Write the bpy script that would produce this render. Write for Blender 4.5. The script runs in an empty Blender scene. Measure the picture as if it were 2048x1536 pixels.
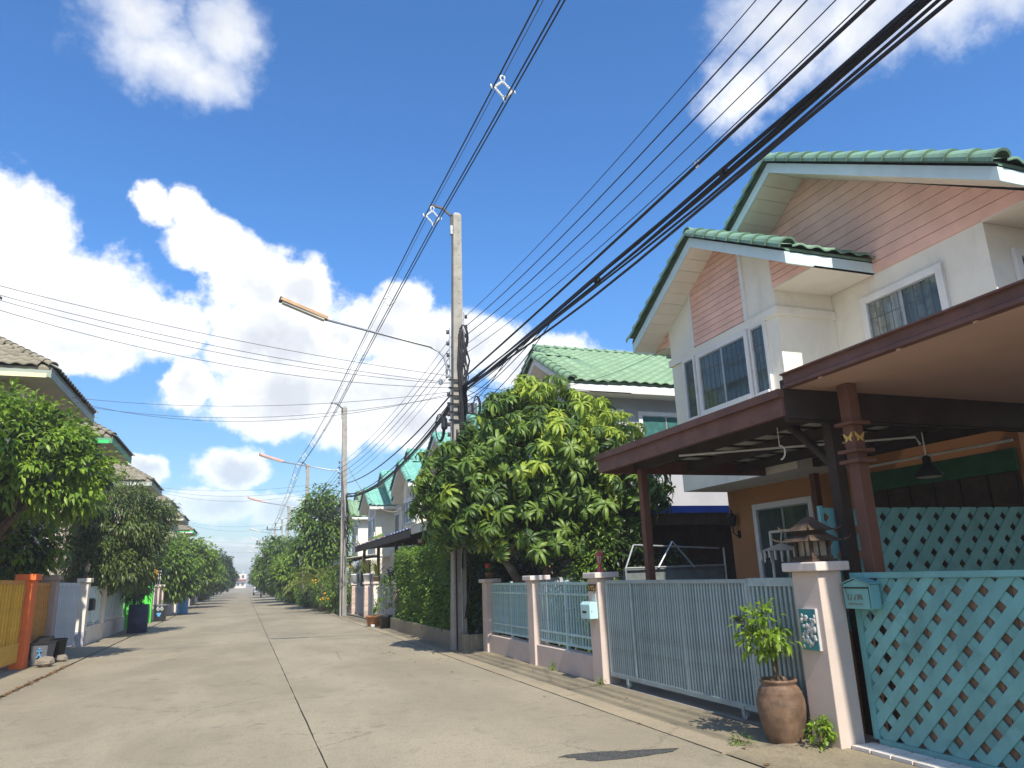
import bpy, bmesh, math, random
import numpy as np
from mathutils import Vector, Matrix
rad = math.radians
random.seed(7)
S = bpy.context.scene
COL = S.collection

# ------------------------------------------------------------------ camera
cam_d = bpy.data.cameras.new("camera")
cam_d.sensor_width = 36.0
cam_d.lens = 36.0 * 1450.0 / 2048.0
cam_d.clip_start = 0.05
cam_d.clip_end = 4000.0
cam = bpy.data.objects.new("camera", cam_d)
COL.objects.link(cam)
_r = Vector((0.94110953, -0.33622516, -0.0355739))
_f = Vector((0.33393219, 0.90787054, 0.25349629))
_u = _r.cross(_f)
cam.matrix_world = Matrix(((_r.x, _u.x, -_f.x, 0.0), (_r.y, _u.y, -_f.y, 0.0), (_r.z, _u.z, -_f.z, 1.6), (0, 0, 0, 1)))
S.camera = cam

# ------------------------------------------------------------------ sun, sky, exposure
SUN_EL, SUN_AZ = 48.0, 183.0           # azimuth from +Y (down the street) towards +X
sd = Vector((math.cos(rad(SUN_EL)) * math.sin(rad(SUN_AZ)), math.cos(rad(SUN_EL)) * math.cos(rad(SUN_AZ)), math.sin(rad(SUN_EL))))
sun_d = bpy.data.lights.new("sun", 'SUN')
sun_d.energy = 5.0
sun_d.angle = rad(0.53)
sun_d.color = (1.0, 0.93, 0.80)
sun = bpy.data.objects.new("sun", sun_d)
COL.objects.link(sun)
sun.location = (0, -20, 40)
sun.rotation_euler = sd.to_track_quat('Z', 'Y').to_euler()

W = bpy.data.worlds.new("World")
S.world = W
W.use_nodes = True
nt = W.node_tree
nt.nodes.clear()
def N(t, typ, **k):
    n = t.nodes.new(typ)
    for a, b in k.items():
        setattr(n, a, b)
    return n
def L(t, a, b):
    t.links.new(a, b)
def mth(t, op, a, b=None, c=None, clamp=False):
    n = t.nodes.new("ShaderNodeMath")
    n.operation = op
    n.use_clamp = clamp
    for i, x in enumerate((a, b, c)):
        if x is None:
            continue
        if isinstance(x, (int, float)):
            n.inputs[i].default_value = x
        else:
            t.links.new(x, n.inputs[i])
    return n.outputs[0]
def vdot(t, v, c):
    n = t.nodes.new("ShaderNodeVectorMath")
    n.operation = 'DOT_PRODUCT'
    t.links.new(v, n.inputs[0])
    n.inputs[1].default_value = c
    return n.outputs['Value']
def maprange(t, v, a, b, c=0.0, d=1.0, smooth=True):
    n = t.nodes.new("ShaderNodeMapRange")
    n.interpolation_type = 'SMOOTHSTEP' if smooth else 'LINEAR'
    t.links.new(v, n.inputs[0])
    for i, x in enumerate((a, b, c, d)):
        n.inputs[i + 1].default_value = x
    return n.outputs[0]
def mixc(t, f, a, b, mode='MIX'):
    n = t.nodes.new("ShaderNodeMix")
    n.data_type = 'RGBA'
    n.blend_type = mode
    for s, x in ((0, f), (6, a), (7, b)):
        if isinstance(x, (int, float)):
            n.inputs[s].default_value = x
        elif isinstance(x, tuple):
            n.inputs[s].default_value = x if len(x) == 4 else (*x, 1.0)
        else:
            t.links.new(x, n.inputs[s])
    return n.outputs[2]
def noise(t, vec, scale, detail=4, rough=0.55, dist=0.0):
    n = t.nodes.new("ShaderNodeTexNoise")
    n.inputs['Scale'].default_value = scale
    n.inputs['Detail'].default_value = detail
    n.inputs['Roughness'].default_value = rough
    n.inputs['Distortion'].default_value = dist
    if vec is not None:
        t.links.new(vec, n.inputs['Vector'])
    return n

# cumulus bodies as directions in the sky: azimuth, elevation, half width, half height (degrees)
CLOUDS = [(-8.4, 36.4, 5.2, 2.8), (-11.0, 38.8, 3.2, 2.6), (-3.9, 38.8, 2.8, 3.2), (-5.2, 35.9, 3.2, 2.0),
 (-19.6, 22.6, 4.0, 4.2), (-16.2, 22.0, 3.4, 3.8), (-12.5, 18.9, 6.0, 3.6), (-6.9, 18.3, 3.2, 2.1), (-13.0, 16.1, 5.1, 2.0), (-17.6, 17.0, 5.5, 4.1),
 (-8.0, 26.2, 1.3, 1.7), (-5.5, 26.4, 1.4, 2.0), (-4.1, 24.3, 2.6, 2.4), (-0.6, 22.3, 3.6, 3.0), (2.9, 21.6, 2.6, 2.6), (1.9, 17.9, 6.2, 4.3),
 (9.5, 18.6, 5.4, 2.6), (11.2, 20.8, 2.6, 2.0), (15.2, 17.7, 6.2, 2.9), (22.4, 16.2, 4.9, 2.3), (7.6, 13.9, 10.0, 3.2), (2.3, 13.4, 7.2, 2.8),
 (-4.6, 14.6, 1.6, 2.2), (13.5, 11.6, 9.4, 2.4), (27.0, 14.6, 5.0, 2.2),
 (45.3, 38.0, 5.2, 3.9), (50.5, 36.4, 6.0, 3.8), (56.5, 35.4, 5.5, 3.2), (40.6, 34.4, 3.2, 2.7), (61.5, 34.8, 4.6, 2.6), (45.5, 35.6, 3.6, 2.6),
 (-1.0, 8.0, 2.6, 1.5), (-7.0, 8.0, 1.8, 1.1), (-2.6, 5.6, 4.2, 1.3), (3.2, 5.3, 3.8, 1.3), (-0.8, 2.4, 4.0, 1.0)]
tc = N(nt, "ShaderNodeTexCoord")
D0 = tc.outputs['Generated']
# billowing warp of the view direction
wn = noise(nt, D0, 9.0, 5, 0.62)
wv = N(nt, "ShaderNodeVectorMath", operation='SUBTRACT')
L(nt, wn.outputs['Color'], wv.inputs[0])
wv.inputs[1].default_value = (0.5, 0.5, 0.5)
ws = N(nt, "ShaderNodeVectorMath", operation='MULTIPLY_ADD')
L(nt, wv.outputs[0], ws.inputs[0])
ws.inputs[1].default_value = (0.075, 0.075, 0.06)
L(nt, D0, ws.inputs[2])
D1 = ws.outputs[0]
rr = None
for az, el, w, h in CLOUDS:
    a, e = rad(az), rad(el)
    t1 = Vector((math.cos(a), -math.sin(a), 0.0)) / math.tan(rad(w * 1.10))
    t2 = Vector((-math.sin(a) * math.sin(e), -math.cos(a) * math.sin(e), math.cos(e))) / math.tan(rad(h * 1.10))
    x = vdot(nt, D1, t1)
    y = vdot(nt, D1, t2)
    q = mth(nt, 'MULTIPLY_ADD', y, y, mth(nt, 'MULTIPLY', x, x))
    rr = q if rr is None else mth(nt, 'MINIMUM', rr, q)
ahead = maprange(nt, vdot(nt, D0, (0.26, 0.96, 0.0)), 0.28, 0.46)
fine = noise(nt, D0, 26.0, 7, 0.62)
big = noise(nt, D0, 2.6, 6, 0.6)
# in the part of the sky in view the bodies above; elsewhere fair-weather cumulus of the same kind
body = mth(nt, 'SUBTRACT', 1.0, mth(nt, 'SQRT', rr))
elsewhere = mth(nt, 'MULTIPLY_ADD', big.outputs['Fac'], 6.0, -3.15)
field = N(nt, "ShaderNodeMix", data_type='FLOAT')
L(nt, ahead, field.inputs[0]); L(nt, elsewhere, field.inputs[2]); L(nt, body, field.inputs[3])
den = mth(nt, 'ADD', field.outputs[0], mth(nt, 'MULTIPLY_ADD', fine.outputs['Fac'], 1.0, -0.44))
sepz = N(nt, "ShaderNodeSeparateXYZ")
L(nt, D0, sepz.inputs[0])
soft = maprange(nt, sepz.outputs[2], 0.46, 0.58, 0.40, 1.15)
mask = N(nt, "ShaderNodeMapRange", interpolation_type='SMOOTHSTEP')
L(nt, den, mask.inputs[0]); mask.inputs[1].default_value = -0.02; L(nt, soft, mask.inputs[2])
# grey bases and folds inside the clouds
shade_n = noise(nt, D1, 4.6, 5, 0.6)
thick = maprange(nt, den, 0.15, 1.0)
under = maprange(nt, sepz.outputs[2], 0.44, 0.20)
sh = mth(nt, 'MULTIPLY', thick, mth(nt, 'MULTIPLY_ADD', maprange(nt, shade_n.outputs['Fac'], 0.33, 0.62), 0.85, mth(nt, 'MULTIPLY', under, 0.35)), clamp=True)
fold = maprange(nt, fine.outputs['Fac'], 0.35, 0.62)
cl = mixc(nt, sh, (10.8, 10.8, 10.8), (6.2, 6.5, 7.0))
cl = mixc(nt, mth(nt, 'MULTIPLY', fold, 0.18), cl, (7.4, 7.7, 8.2))
sky = N(nt, "ShaderNodeTexSky", sky_type='NISHITA', sun_disc=False)
sky.sun_elevation = rad(SUN_EL)
sky.sun_rotation = rad(SUN_AZ)
sky.altitude = 10.0
sky.air_density = 1.0
sky.dust_density = 0.6
sky.ozone_density = 2.0
hs = N(nt, "ShaderNodeHueSaturation")
hs.inputs['Saturation'].default_value = 1.12
hs.inputs['Value'].default_value = 1.0
L(nt, sky.outputs[0], hs.inputs['Color'])
low = maprange(nt, sepz.outputs[2], 0.0, 0.13, 0.45, 0.0)
deep = mixc(nt, 1.0, hs.outputs[0], mixc(nt, maprange(nt, sepz.outputs[2], 0.02, 0.42), (0.98, 1.06, 1.12), (0.93, 1.40, 1.80)), 'MULTIPLY')
skyc = mixc(nt, mth(nt, 'MULTIPLY', mask.outputs[0], maprange(nt, sepz.outputs[2], 0.05, 0.2, 0.5, 0.97)), deep, cl)
skyc = mixc(nt, low, skyc, (5.2, 6.4, 7.8))
bg = N(nt, "ShaderNodeBackground")
bg.inputs['Strength'].default_value = 0.099
L(nt, skyc, bg.inputs['Color'])
wo = N(nt, "ShaderNodeOutputWorld")
L(nt, bg.outputs[0], wo.inputs['Surface'])
W.cycles.sampling_method = 'MANUAL'
W.cycles.sample_map_resolution = 512

S.view_settings.view_transform = 'Standard'
S.view_settings.look = 'None'
S.view_settings.exposure = 0.37
S.view_settings.gamma = 1.0
S.view_settings.use_curve_mapping = False
S.render.engine = 'CYCLES'
S.cycles.use_denoising = True
S.cycles.max_bounces = 6
S.cycles.diffuse_bounces = 3
S.cycles.glossy_bounces = 2
S.cycles.transmission_bounces = 4
S.cycles.transparent_max_bounces = 6
S.cycles.caustics_reflective = False
S.cycles.caustics_refractive = False

# ------------------------------------------------------------------ materials
MATS = {}
def M(name, col, rough=0.7, var=0.12, scale=3.0, bump=0.0, bscale=30.0, metal=0.0, spec=0.3, stain=None, stain_amt=0.5, stain_scale=1.2, rnd=0.0, streak=None):
    m = bpy.data.materials.new(name)
    m.use_nodes = True
    t = m.node_tree
    b = t.nodes["Principled BSDF"]
    tc = N(t, "ShaderNodeTexCoord")
    v = tc.outputs['Object']
    n1 = noise(t, v, scale, 6, 0.6)
    lo = tuple(max(0.0, c * (1 - var)) for c in col)
    hi = tuple(min(1.0, c * (1 + var)) for c in col)
    c = mixc(t, maprange(t, n1.outputs['Fac'], 0.3, 0.7), lo, hi)
    if stain:
        n2 = noise(t, v, stain_scale, 8, 0.68, 0.6)
        c = mixc(t, mth(t, 'MULTIPLY', maprange(t, n2.outputs['Fac'], 0.5, 0.72), stain_amt), c, stain)
    if streak:                                  # rain streaks run down the face
        ms = N(t, "ShaderNodeMapping")
        ms.inputs['Scale'].default_value = (3.0, 3.0, 0.22)
        L(t, v, ms.inputs[0])
        n5 = noise(t, ms.outputs[0], 1.0, 6, 0.65)
        n6 = noise(t, v, 0.6, 4, 0.6)
        c = mixc(t, mth(t, 'MULTIPLY', mth(t, 'MULTIPLY', maprange(t, n5.outputs['Fac'], 0.48, 0.75), maprange(t, n6.outputs['Fac'], 0.42, 0.66)), 0.42), c, streak)
    if rnd:
        oi = N(t, "ShaderNodeObjectInfo")
        k = maprange(t, oi.outputs['Random'], 0.0, 1.0, 1.0 - rnd, 1.0 + rnd, False)
        hv = N(t, "ShaderNodeHueSaturation")
        L(t, c, hv.inputs['Color']); L(t, k, hv.inputs['Value'])
        c = hv.outputs[0]
    L(t, c, b.inputs['Base Color'])
    b.inputs['Roughness'].default_value = rough
    b.inputs['Metallic'].default_value = metal
    b.inputs['Specular IOR Level'].default_value = spec
    if bump:
        nb = noise(t, v, bscale, 5, 0.6)
        bm_ = N(t, "ShaderNodeBump")
        bm_.inputs['Strength'].default_value = bump
        bm_.inputs['Distance'].default_value = 0.02
        L(t, nb.outputs['Fac'], bm_.inputs['Height'])
        L(t, bm_.outputs[0], b.inputs['Normal'])
    MATS[name] = m
    return m
def leafmat(name, c1, c2, rough=0.42, trans=0.35):
    m = bpy.data.materials.new(name)
    m.use_nodes = True
    t = m.node_tree
    b = t.nodes["Principled BSDF"]
    g = N(t, "ShaderNodeNewGeometry")
    oi = N(t, "ShaderNodeObjectInfo")
    f = mth(t, 'FRACT', mth(t, 'ADD', g.outputs['Random Per Island'], oi.outputs['Random']))
    c = mixc(t, f, c1, c2)
    L(t, c, b.inputs['Base Color'])
    b.inputs['Roughness'].default_value = rough
    b.inputs['Specular IOR Level'].default_value = 0.45
    tr = N(t, "ShaderNodeBsdfTranslucent")
    L(t, mixc(t, 0.5, c, tuple(min(1, x * 1.6) for x in c2)), tr.inputs['Color'])
    mx = N(t, "ShaderNodeMixShader")
    mx.inputs[0].default_value = trans
    L(t, b.outputs[0], mx.inputs[1]); L(t, tr.outputs[0], mx.inputs[2])
    L(t, mx.outputs[0], t.nodes["Material Output"].inputs['Surface'])
    MATS[name] = m
    return m
def curtain_glass(name, c1, c2):
    """pane with a patterned curtain hanging close behind it"""
    m = bpy.data.materials.new(name)
    m.use_nodes = True
    t = m.node_tree
    b = t.nodes["Principled BSDF"]
    tc = N(t, "ShaderNodeTexCoord")
    ms = N(t, "ShaderNodeMapping")
    ms.inputs['Scale'].default_value = (9.0, 9.0, 0.5)
    L(t, tc.outputs['Object'], ms.inputs[0])
    n1 = noise(t, ms.outputs[0], 1.2, 4, 0.6)
    n2 = noise(t, tc.outputs['Object'], 5.0, 3, 0.6)
    c = mixc(t, maprange(t, n1.outputs['Fac'], 0.35, 0.65), c1, c2)
    c = mixc(t, mth(t, 'MULTIPLY', maprange(t, n2.outputs['Fac'], 0.52, 0.62), 0.5), c, tuple(x * 0.5 for x in c1))
    L(t, c, b.inputs['Base Color'])
    b.inputs['Roughness'].default_value = 0.08
    b.inputs['Specular IOR Level'].default_value = 0.6
    MATS[name] = m
def concrete(name, c1, c2, dark, scale=0.5, rot=0.0):
    """weathered cast concrete: broad stains, tyre-polished streaks along the street, fine aggregate"""
    m = bpy.data.materials.new(name)
    m.use_nodes = True
    t = m.node_tree
    b = t.nodes["Principled BSDF"]
    tc = N(t, "ShaderNodeTexCoord")
    v = tc.outputs['Object']
    mp = N(t, "ShaderNodeMapping")
    mp.inputs['Scale'].default_value = (1.0, 0.45, 1.0)
    L(t, v, mp.inputs[0])
    n1 = noise(t, mp.outputs[0], scale, 7, 0.62, 0.4)
    n2 = noise(t, v, 2.3, 8, 0.7, 0.5)
    n3 = noise(t, v, 42.0, 4, 0.75)
    n4 = noise(t, v, 9.0, 6, 0.7)
    oi = N(t, "ShaderNodeObjectInfo")
    c = mixc(t, maprange(t, n1.outputs['Fac'], 0.32, 0.66), c1, c2)
    c = mixc(t, mth(t, 'MULTIPLY', maprange(t, n2.outputs['Fac'], 0.52, 0.74), 0.5), c, dark)
    c = mixc(t, mth(t, 'MULTIPLY', maprange(t, n4.outputs['Fac'], 0.52, 0.70), 0.38), c, dark)
    c = mixc(t, mth(t, 'MULTIPLY', maprange(t, n3.outputs['Fac'], 0.42, 0.64), 0.58), c, tuple(x * 0.5 for x in c1))
    # hairline cracks in places, oil drips
    wv_ = N(t, "ShaderNodeVectorMath", operation='MULTIPLY_ADD')
    L(t, n4.outputs['Color'], wv_.inputs[0]); wv_.inputs[1].default_value = (0.35, 0.35, 0.0); L(t, v, wv_.inputs[2])
    vo = N(t, "ShaderNodeTexVoronoi", feature='DISTANCE_TO_EDGE')
    vo.inputs['Scale'].default_value = 0.42
    L(t, wv_.outputs[0], vo.inputs['Vector'])
    n7 = noise(t, v, 0.33, 2, 0.5)
    crack = mth(t, 'MULTIPLY', maprange(t, vo.outputs['Distance'], 0.0, 0.006, 1.0, 0.0), maprange(t, n7.outputs['Fac'], 0.50, 0.60))
    c = mixc(t, mth(t, 'MULTIPLY', crack, 0.6), c, tuple(x * 0.5 for x in dark))
    n8 = noise(t, v, 1.6, 3, 0.5)
    c = mixc(t, mth(t, 'MULTIPLY', maprange(t, n8.outputs['Fac'], 0.66, 0.74), 0.45), c, dark)
    k = maprange(t, oi.outputs['Random'], 0.0, 1.0, 0.92, 1.06, False)
    hv = N(t, "ShaderNodeHueSaturation")
    L(t, c, hv.inputs['Color']); L(t, k, hv.inputs['Value'])
    L(t, hv.outputs[0], b.inputs['Base Color'])
    b.inputs['Roughness'].default_value = 0.88
    b.inputs['Specular IOR Level'].default_value = 0.25
    bm_ = N(t, "ShaderNodeBump")
    bm_.inputs['Strength'].default_value = 0.35
    bm_.inputs['Distance'].default_value = 0.012
    L(t, mth(t, 'MULTIPLY_ADD', n4.outputs['Fac'], 0.7, n3.outputs['Fac']), bm_.inputs['Height'])
    L(t, bm_.outputs[0], b.inputs['Normal'])
    MATS[name] = m
    return m
def glassmat(name, col=(0.03, 0.045, 0.045), rough=0.06, wob=True):
    m = M(name, col, rough, 0.25, 1.5, spec=0.6)
    return m

M('cream', (0.84, 0.80, 0.69), 0.8, 0.05, 1.3, 0.08, 60, stain=(0.55, 0.50, 0.42), stain_amt=0.28, streak=(0.42, 0.37, 0.29))
M('white_trim', (0.78, 0.77, 0.74), 0.6, 0.06, 2, stain=(0.5, 0.48, 0.44), stain_amt=0.3, streak=(0.5, 0.47, 0.42))
M('pink_board', (0.82, 0.50, 0.39), 0.65, 0.10, 1.6, rnd=0.06, stain=(0.55, 0.33, 0.26), stain_amt=0.35, stain_scale=0.9)
M('soffit', (0.80, 0.74, 0.64), 0.75, 0.05, 2, rnd=0.03)
M('fascia_aqua', (0.62, 0.76, 0.76), 0.55, 0.06, 2, stain=(0.4, 0.45, 0.42), stain_amt=0.25)
M('orange_wall', (0.44, 0.21, 0.095), 0.8, 0.08, 1.2, 0.08, 60, streak=(0.22, 0.13, 0.08), stain=(0.42, 0.24, 0.13), stain_amt=0.3)
M('tile_green', (0.18, 0.30, 0.21), 0.5, 0.16, 5, 0.1, 30, rnd=0.14, stain=(0.13, 0.17, 0.11), stain_amt=0.5, stain_scale=3)
M('tile_light', (0.19, 0.30, 0.185), 0.55, 0.14, 5, rnd=0.12, stain=(0.18, 0.24, 0.15), stain_amt=0.5, stain_scale=2)
M('tile_teal', (0.16, 0.40, 0.34), 0.5, 0.2, 1.2, rnd=0.08, stain=(0.12, 0.25, 0.2), stain_amt=0.5)
M('tile_grey', (0.225, 0.20, 0.145), 0.75, 0.2, 4, 0.1, 30, rnd=0.18, stain=(0.14, 0.13, 0.1), stain_amt=0.55, stain_scale=2.2)
M('grey_wall', (0.42, 0.42, 0.45), 0.8, 0.06, 1.3, 0.06, 60, streak=(0.26, 0.26, 0.27))
M('pinkish_wall', (0.62, 0.55, 0.48), 0.8, 0.05, 1.3, streak=(0.4, 0.35, 0.3))
M('carport_brown', (0.165, 0.078, 0.06), 0.55, 0.2, 2.5, stain=(0.085, 0.05, 0.04), stain_amt=0.65, stain_scale=2.5, streak=(0.26, 0.17, 0.14))
M('carport_dark', (0.045, 0.032, 0.028), 0.6, 0.2, 4)
M('ceiling_beige', (0.56, 0.37, 0.29), 0.6, 0.07, 1.1, 0.05, 20)
M('panel_grey', (0.62, 0.58, 0.50), 0.6, 0.08, 1)
M('post_brown', (0.155, 0.073, 0.052), 0.6, 0.12, 5)
M('turquoise', (0.17, 0.41, 0.41), 0.5, 0.13, 2.2, 0.06, 40, rnd=0.10, stain=(0.11, 0.27, 0.27), stain_amt=0.6, stain_scale=3.5, streak=(0.10, 0.24, 0.24))
M('slat_back', (0.30, 0.20, 0.14), 0.7, 0.15, 3)
M('gate_blue', (0.33, 0.42, 0.43), 0.5, 0.10, 5, metal=0.1, rnd=0.12, stain=(0.20, 0.15, 0.11), stain_amt=0.55, stain_scale=7, streak=(0.2, 0.22, 0.21))
M('fence_aqua', (0.42, 0.62, 0.62), 0.45, 0.08, 4, metal=0.1, rnd=0.08, stain=(0.25, 0.2, 0.15), stain_amt=0.5, stain_scale=7)
M('pillar_pink', (0.61, 0.50, 0.435), 0.82, 0.06, 1.6, 0.1, 60, stain=(0.42, 0.36, 0.32), stain_amt=0.45, stain_scale=2.2, streak=(0.30, 0.25, 0.21))
M('cap_pale', (0.66, 0.58, 0.53), 0.75, 0.06, 3, stain=(0.4, 0.36, 0.33), stain_amt=0.4, stain_scale=5)
M('pillar_orange', (0.84, 0.18, 0.045), 0.7, 0.07, 2, stain=(0.5, 0.13, 0.05), stain_amt=0.5, stain_scale=3)
M('pillar_white', (0.78, 0.72, 0.63), 0.8, 0.05, 2, stain=(0.5, 0.44, 0.4), stain_amt=0.4, streak=(0.4, 0.35, 0.3))
M('plinth_grey', (0.48, 0.48, 0.52), 0.85, 0.1, 4)
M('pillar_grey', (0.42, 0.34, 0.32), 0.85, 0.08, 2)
M('gate_yellow', (0.74, 0.42, 0.04), 0.5, 0.12, 4, rnd=0.1, stain=(0.4, 0.22, 0.06), stain_amt=0.6, stain_scale=4)
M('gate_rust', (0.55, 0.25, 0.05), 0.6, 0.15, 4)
M('gate_pale', (0.52, 0.58, 0.62), 0.5, 0.08, 3, rnd=0.05)
M('panel_aqua', (0.62, 0.78, 0.80), 0.5, 0.06, 3, rnd=0.04)
M('pillar_green', (0.10, 0.62, 0.08), 0.55, 0.06, 2)
M('green_fascia', (0.05, 0.60, 0.16), 0.5, 0.06, 2)
M('yellow_fascia', (0.80, 0.74, 0.45), 0.6, 0.06, 2)
M('green_dull', (0.10, 0.33, 0.17), 0.6, 0.1, 3)
M('pale_fascia', (0.33, 0.37, 0.32), 0.7, 0.08, 2)
M('left_wall', (0.56, 0.48, 0.42), 0.85, 0.06, 1.5)
M('left_soffit', (0.50, 0.44, 0.38), 0.8, 0.06, 1.5)
M('concrete_pole', (0.34, 0.32, 0.28), 0.9, 0.12, 5, 0.25, 50, stain=(0.20, 0.17, 0.14), stain_amt=0.55, stain_scale=3)
M('black_cable', (0.018, 0.018, 0.022), 0.55, 0.2, 5)
M('grey_cable', (0.09, 0.09, 0.10), 0.5, 0.2, 5)
M('pale_cable', (0.5, 0.49, 0.46), 0.6, 0.1, 5)
M('insulator', (0.88, 0.88, 0.84), 0.3, 0.05, 5, spec=0.5)
M('dark_insulator', (0.07, 0.05, 0.06), 0.35, 0.1, 5, spec=0.5)
M('galvanised', (0.42, 0.44, 0.46), 0.4, 0.12, 6, metal=0.6)
M('lamp_orange', (0.40, 0.24, 0.12), 0.5, 0.15, 4)
M('lamp_pink', (0.66, 0.30, 0.24), 0.5, 0.15, 4)
M('lamp_glass', (0.45, 0.45, 0.42), 0.25, 0.1, 4, spec=0.5)
M('black_plastic', (0.022, 0.024, 0.026), 0.45, 0.2, 5)
M('blue_drum', (0.018, 0.035, 0.10), 0.45, 0.12, 4)
M('bright_drum', (0.10, 0.38, 0.70), 0.4, 0.08, 4)
M('bin_grey', (0.13, 0.14, 0.16), 0.55, 0.15, 4)
M('terracotta', (0.20, 0.125, 0.08), 0.65, 0.3, 9, 0.2, 30, stain=(0.10, 0.075, 0.06), stain_amt=0.85, stain_scale=5)
M('bowl_brown', (0.36, 0.16, 0.06), 0.45, 0.15, 5)
M('white_pot', (0.75, 0.76, 0.76), 0.5, 0.06, 4)
M('soil', (0.06, 0.04, 0.03), 0.95, 0.3, 20)
M('red_lantern', (0.48, 0.07, 0.07), 0.45, 0.12, 6)
M('lantern_glass', (0.35, 0.32, 0.26), 0.2, 0.2, 8, spec=0.5)
M('lantern_wood', (0.075, 0.05, 0.035), 0.75, 0.3, 9, 0.2, 40, stain=(0.2, 0.16, 0.11), stain_amt=0.5, stain_scale=9)
M('mailbox_aqua', (0.50, 0.76, 0.78), 0.35, 0.05, 4, metal=0.1)
M('number_plate', (0.09, 0.05, 0.03), 0.6, 0.1, 4)
M('gold', (0.75, 0.52, 0.16), 0.4, 0.1, 5, metal=0.4)
M('rust_print', (0.20, 0.22, 0.18), 0.8, 0.3, 30)
M('relief_teal', (0.05, 0.26, 0.27), 0.5, 0.2, 10)
M('relief_white', (0.50, 0.49, 0.48), 0.55, 0.12, 10)
M('bark', (0.16, 0.12, 0.09), 0.95, 0.3, 6, 0.5, 25, stain=(0.45, 0.42, 0.38), stain_amt=0.5, stain_scale=4)
M('twig', (0.13, 0.10, 0.06), 0.9, 0.3, 6)
M('wood_dark', (0.07, 0.05, 0.04), 0.8, 0.2, 6)
M('asphalt', (0.085, 0.085, 0.082), 0.9, 0.6, 70, 0.9, 90)
M('joint_dirt', (0.035, 0.032, 0.028), 0.95, 0.3, 20)
M('soil_ground', (0.20, 0.17, 0.11), 0.95, 0.25, 2, 0.3, 20, stain=(0.08, 0.10, 0.04), stain_amt=0.7, stain_scale=1.5)
M('yard', (0.30, 0.28, 0.25), 0.9, 0.15, 2, 0.2, 20)
M('brick_pale', (0.62, 0.48, 0.40), 0.85, 0.12, 5, rnd=0.2)
M('gate_slate', (0.20, 0.24, 0.30), 0.45, 0.1, 3, rnd=0.05)
M('tile_kerb', (0.72, 0.67, 0.62), 0.6, 0.1, 5, rnd=0.06)
M('kerb_grout', (0.42, 0.30, 0.24), 0.9, 0.15, 8)
M('blue_sheet', (0.02, 0.10, 0.62), 0.4, 0.1, 2)
M('curtain', (0.42, 0.46, 0.40), 0.9, 0.2, 3)
M('curtain_teal', (0.04, 0.14, 0.13), 0.85, 0.3, 6)
M('green_blind', (0.035, 0.11, 0.06), 0.7, 0.15, 3)
M('pvc_white', (0.72, 0.72, 0.68), 0.45, 0.06, 4)
M('net_grey', (0.16, 0.18, 0.18), 0.8, 0.15, 6)
M('red_sheet', (0.50, 0.14, 0.09), 0.6, 0.15, 3)
M('car_white', (0.75, 0.76, 0.78), 0.25, 0.03, 2, spec=0.6)
M('car_teal', (0.05, 0.22, 0.30), 0.3, 0.05, 2, spec=0.6)
M('tyre', (0.02, 0.02, 0.02), 0.85, 0.1, 5)
M('yellow_flower', (0.85, 0.42, 0.02), 0.6, 0.15, 5)
M('yellow_jug', (0.82, 0.45, 0.03), 0.5, 0.1, 3)
M('paper', (0.62, 0.60, 0.58), 0.8, 0.06, 6)
M('sticker_blue', (0.12, 0.40, 0.75), 0.6, 0.08, 6)
M('dry_leaf', (0.20, 0.115, 0.05), 0.9, 0.3, 9, rnd=0.3)
M('rubble', (0.24, 0.21, 0.17), 0.9, 0.2, 5, 0.3, 20)
glassmat('glass', (0.055, 0.075, 0.07))
glassmat('glass_teal', (0.035, 0.065, 0.065), 0.05)
curtain_glass('glass_curtain', (0.16, 0.19, 0.17), (0.30, 0.32, 0.28))
curtain_glass('glass_curtain_dim', (0.06, 0.085, 0.08), (0.12, 0.15, 0.135))
concrete('road_concrete', (0.362, 0.314, 0.228), (0.262, 0.228, 0.166), (0.13, 0.115, 0.088))
concrete('kerb_concrete', (0.39, 0.325, 0.225), (0.31, 0.26, 0.185), (0.20, 0.18, 0.14), 0.8)
concrete('apron_concrete', (0.31, 0.26, 0.175), (0.19, 0.165, 0.12), (0.09, 0.085, 0.065), 0.9)
leafmat('leaf_mango', (0.080, 0.155, 0.024), (0.185, 0.28, 0.045), 0.45, 0.3)
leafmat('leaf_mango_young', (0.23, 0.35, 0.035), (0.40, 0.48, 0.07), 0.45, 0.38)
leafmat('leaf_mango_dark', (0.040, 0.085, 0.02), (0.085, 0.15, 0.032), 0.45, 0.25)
leafmat('leaf_bright', (0.11, 0.22, 0.018), (0.27, 0.39, 0.04), 0.42, 0.35)
leafmat('leaf_olive', (0.075, 0.125, 0.03), (0.16, 0.21, 0.055), 0.42, 0.25)
leafmat('leaf_mid', (0.08, 0.165, 0.022), (0.19, 0.30, 0.04), 0.45, 0.3)
leafmat('leaf_hedge', (0.085, 0.18, 0.018), (0.18, 0.28, 0.035), 0.45, 0.3)
leafmat('leaf_palm', (0.10, 0.14, 0.02), (0.20, 0.22, 0.04), 0.45, 0.3)
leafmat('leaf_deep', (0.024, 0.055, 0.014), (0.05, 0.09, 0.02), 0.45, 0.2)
leafmat('petal_red', (0.55, 0.16, 0.12), (0.65, 0.22, 0.14), 0.6, 0.3)

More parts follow.
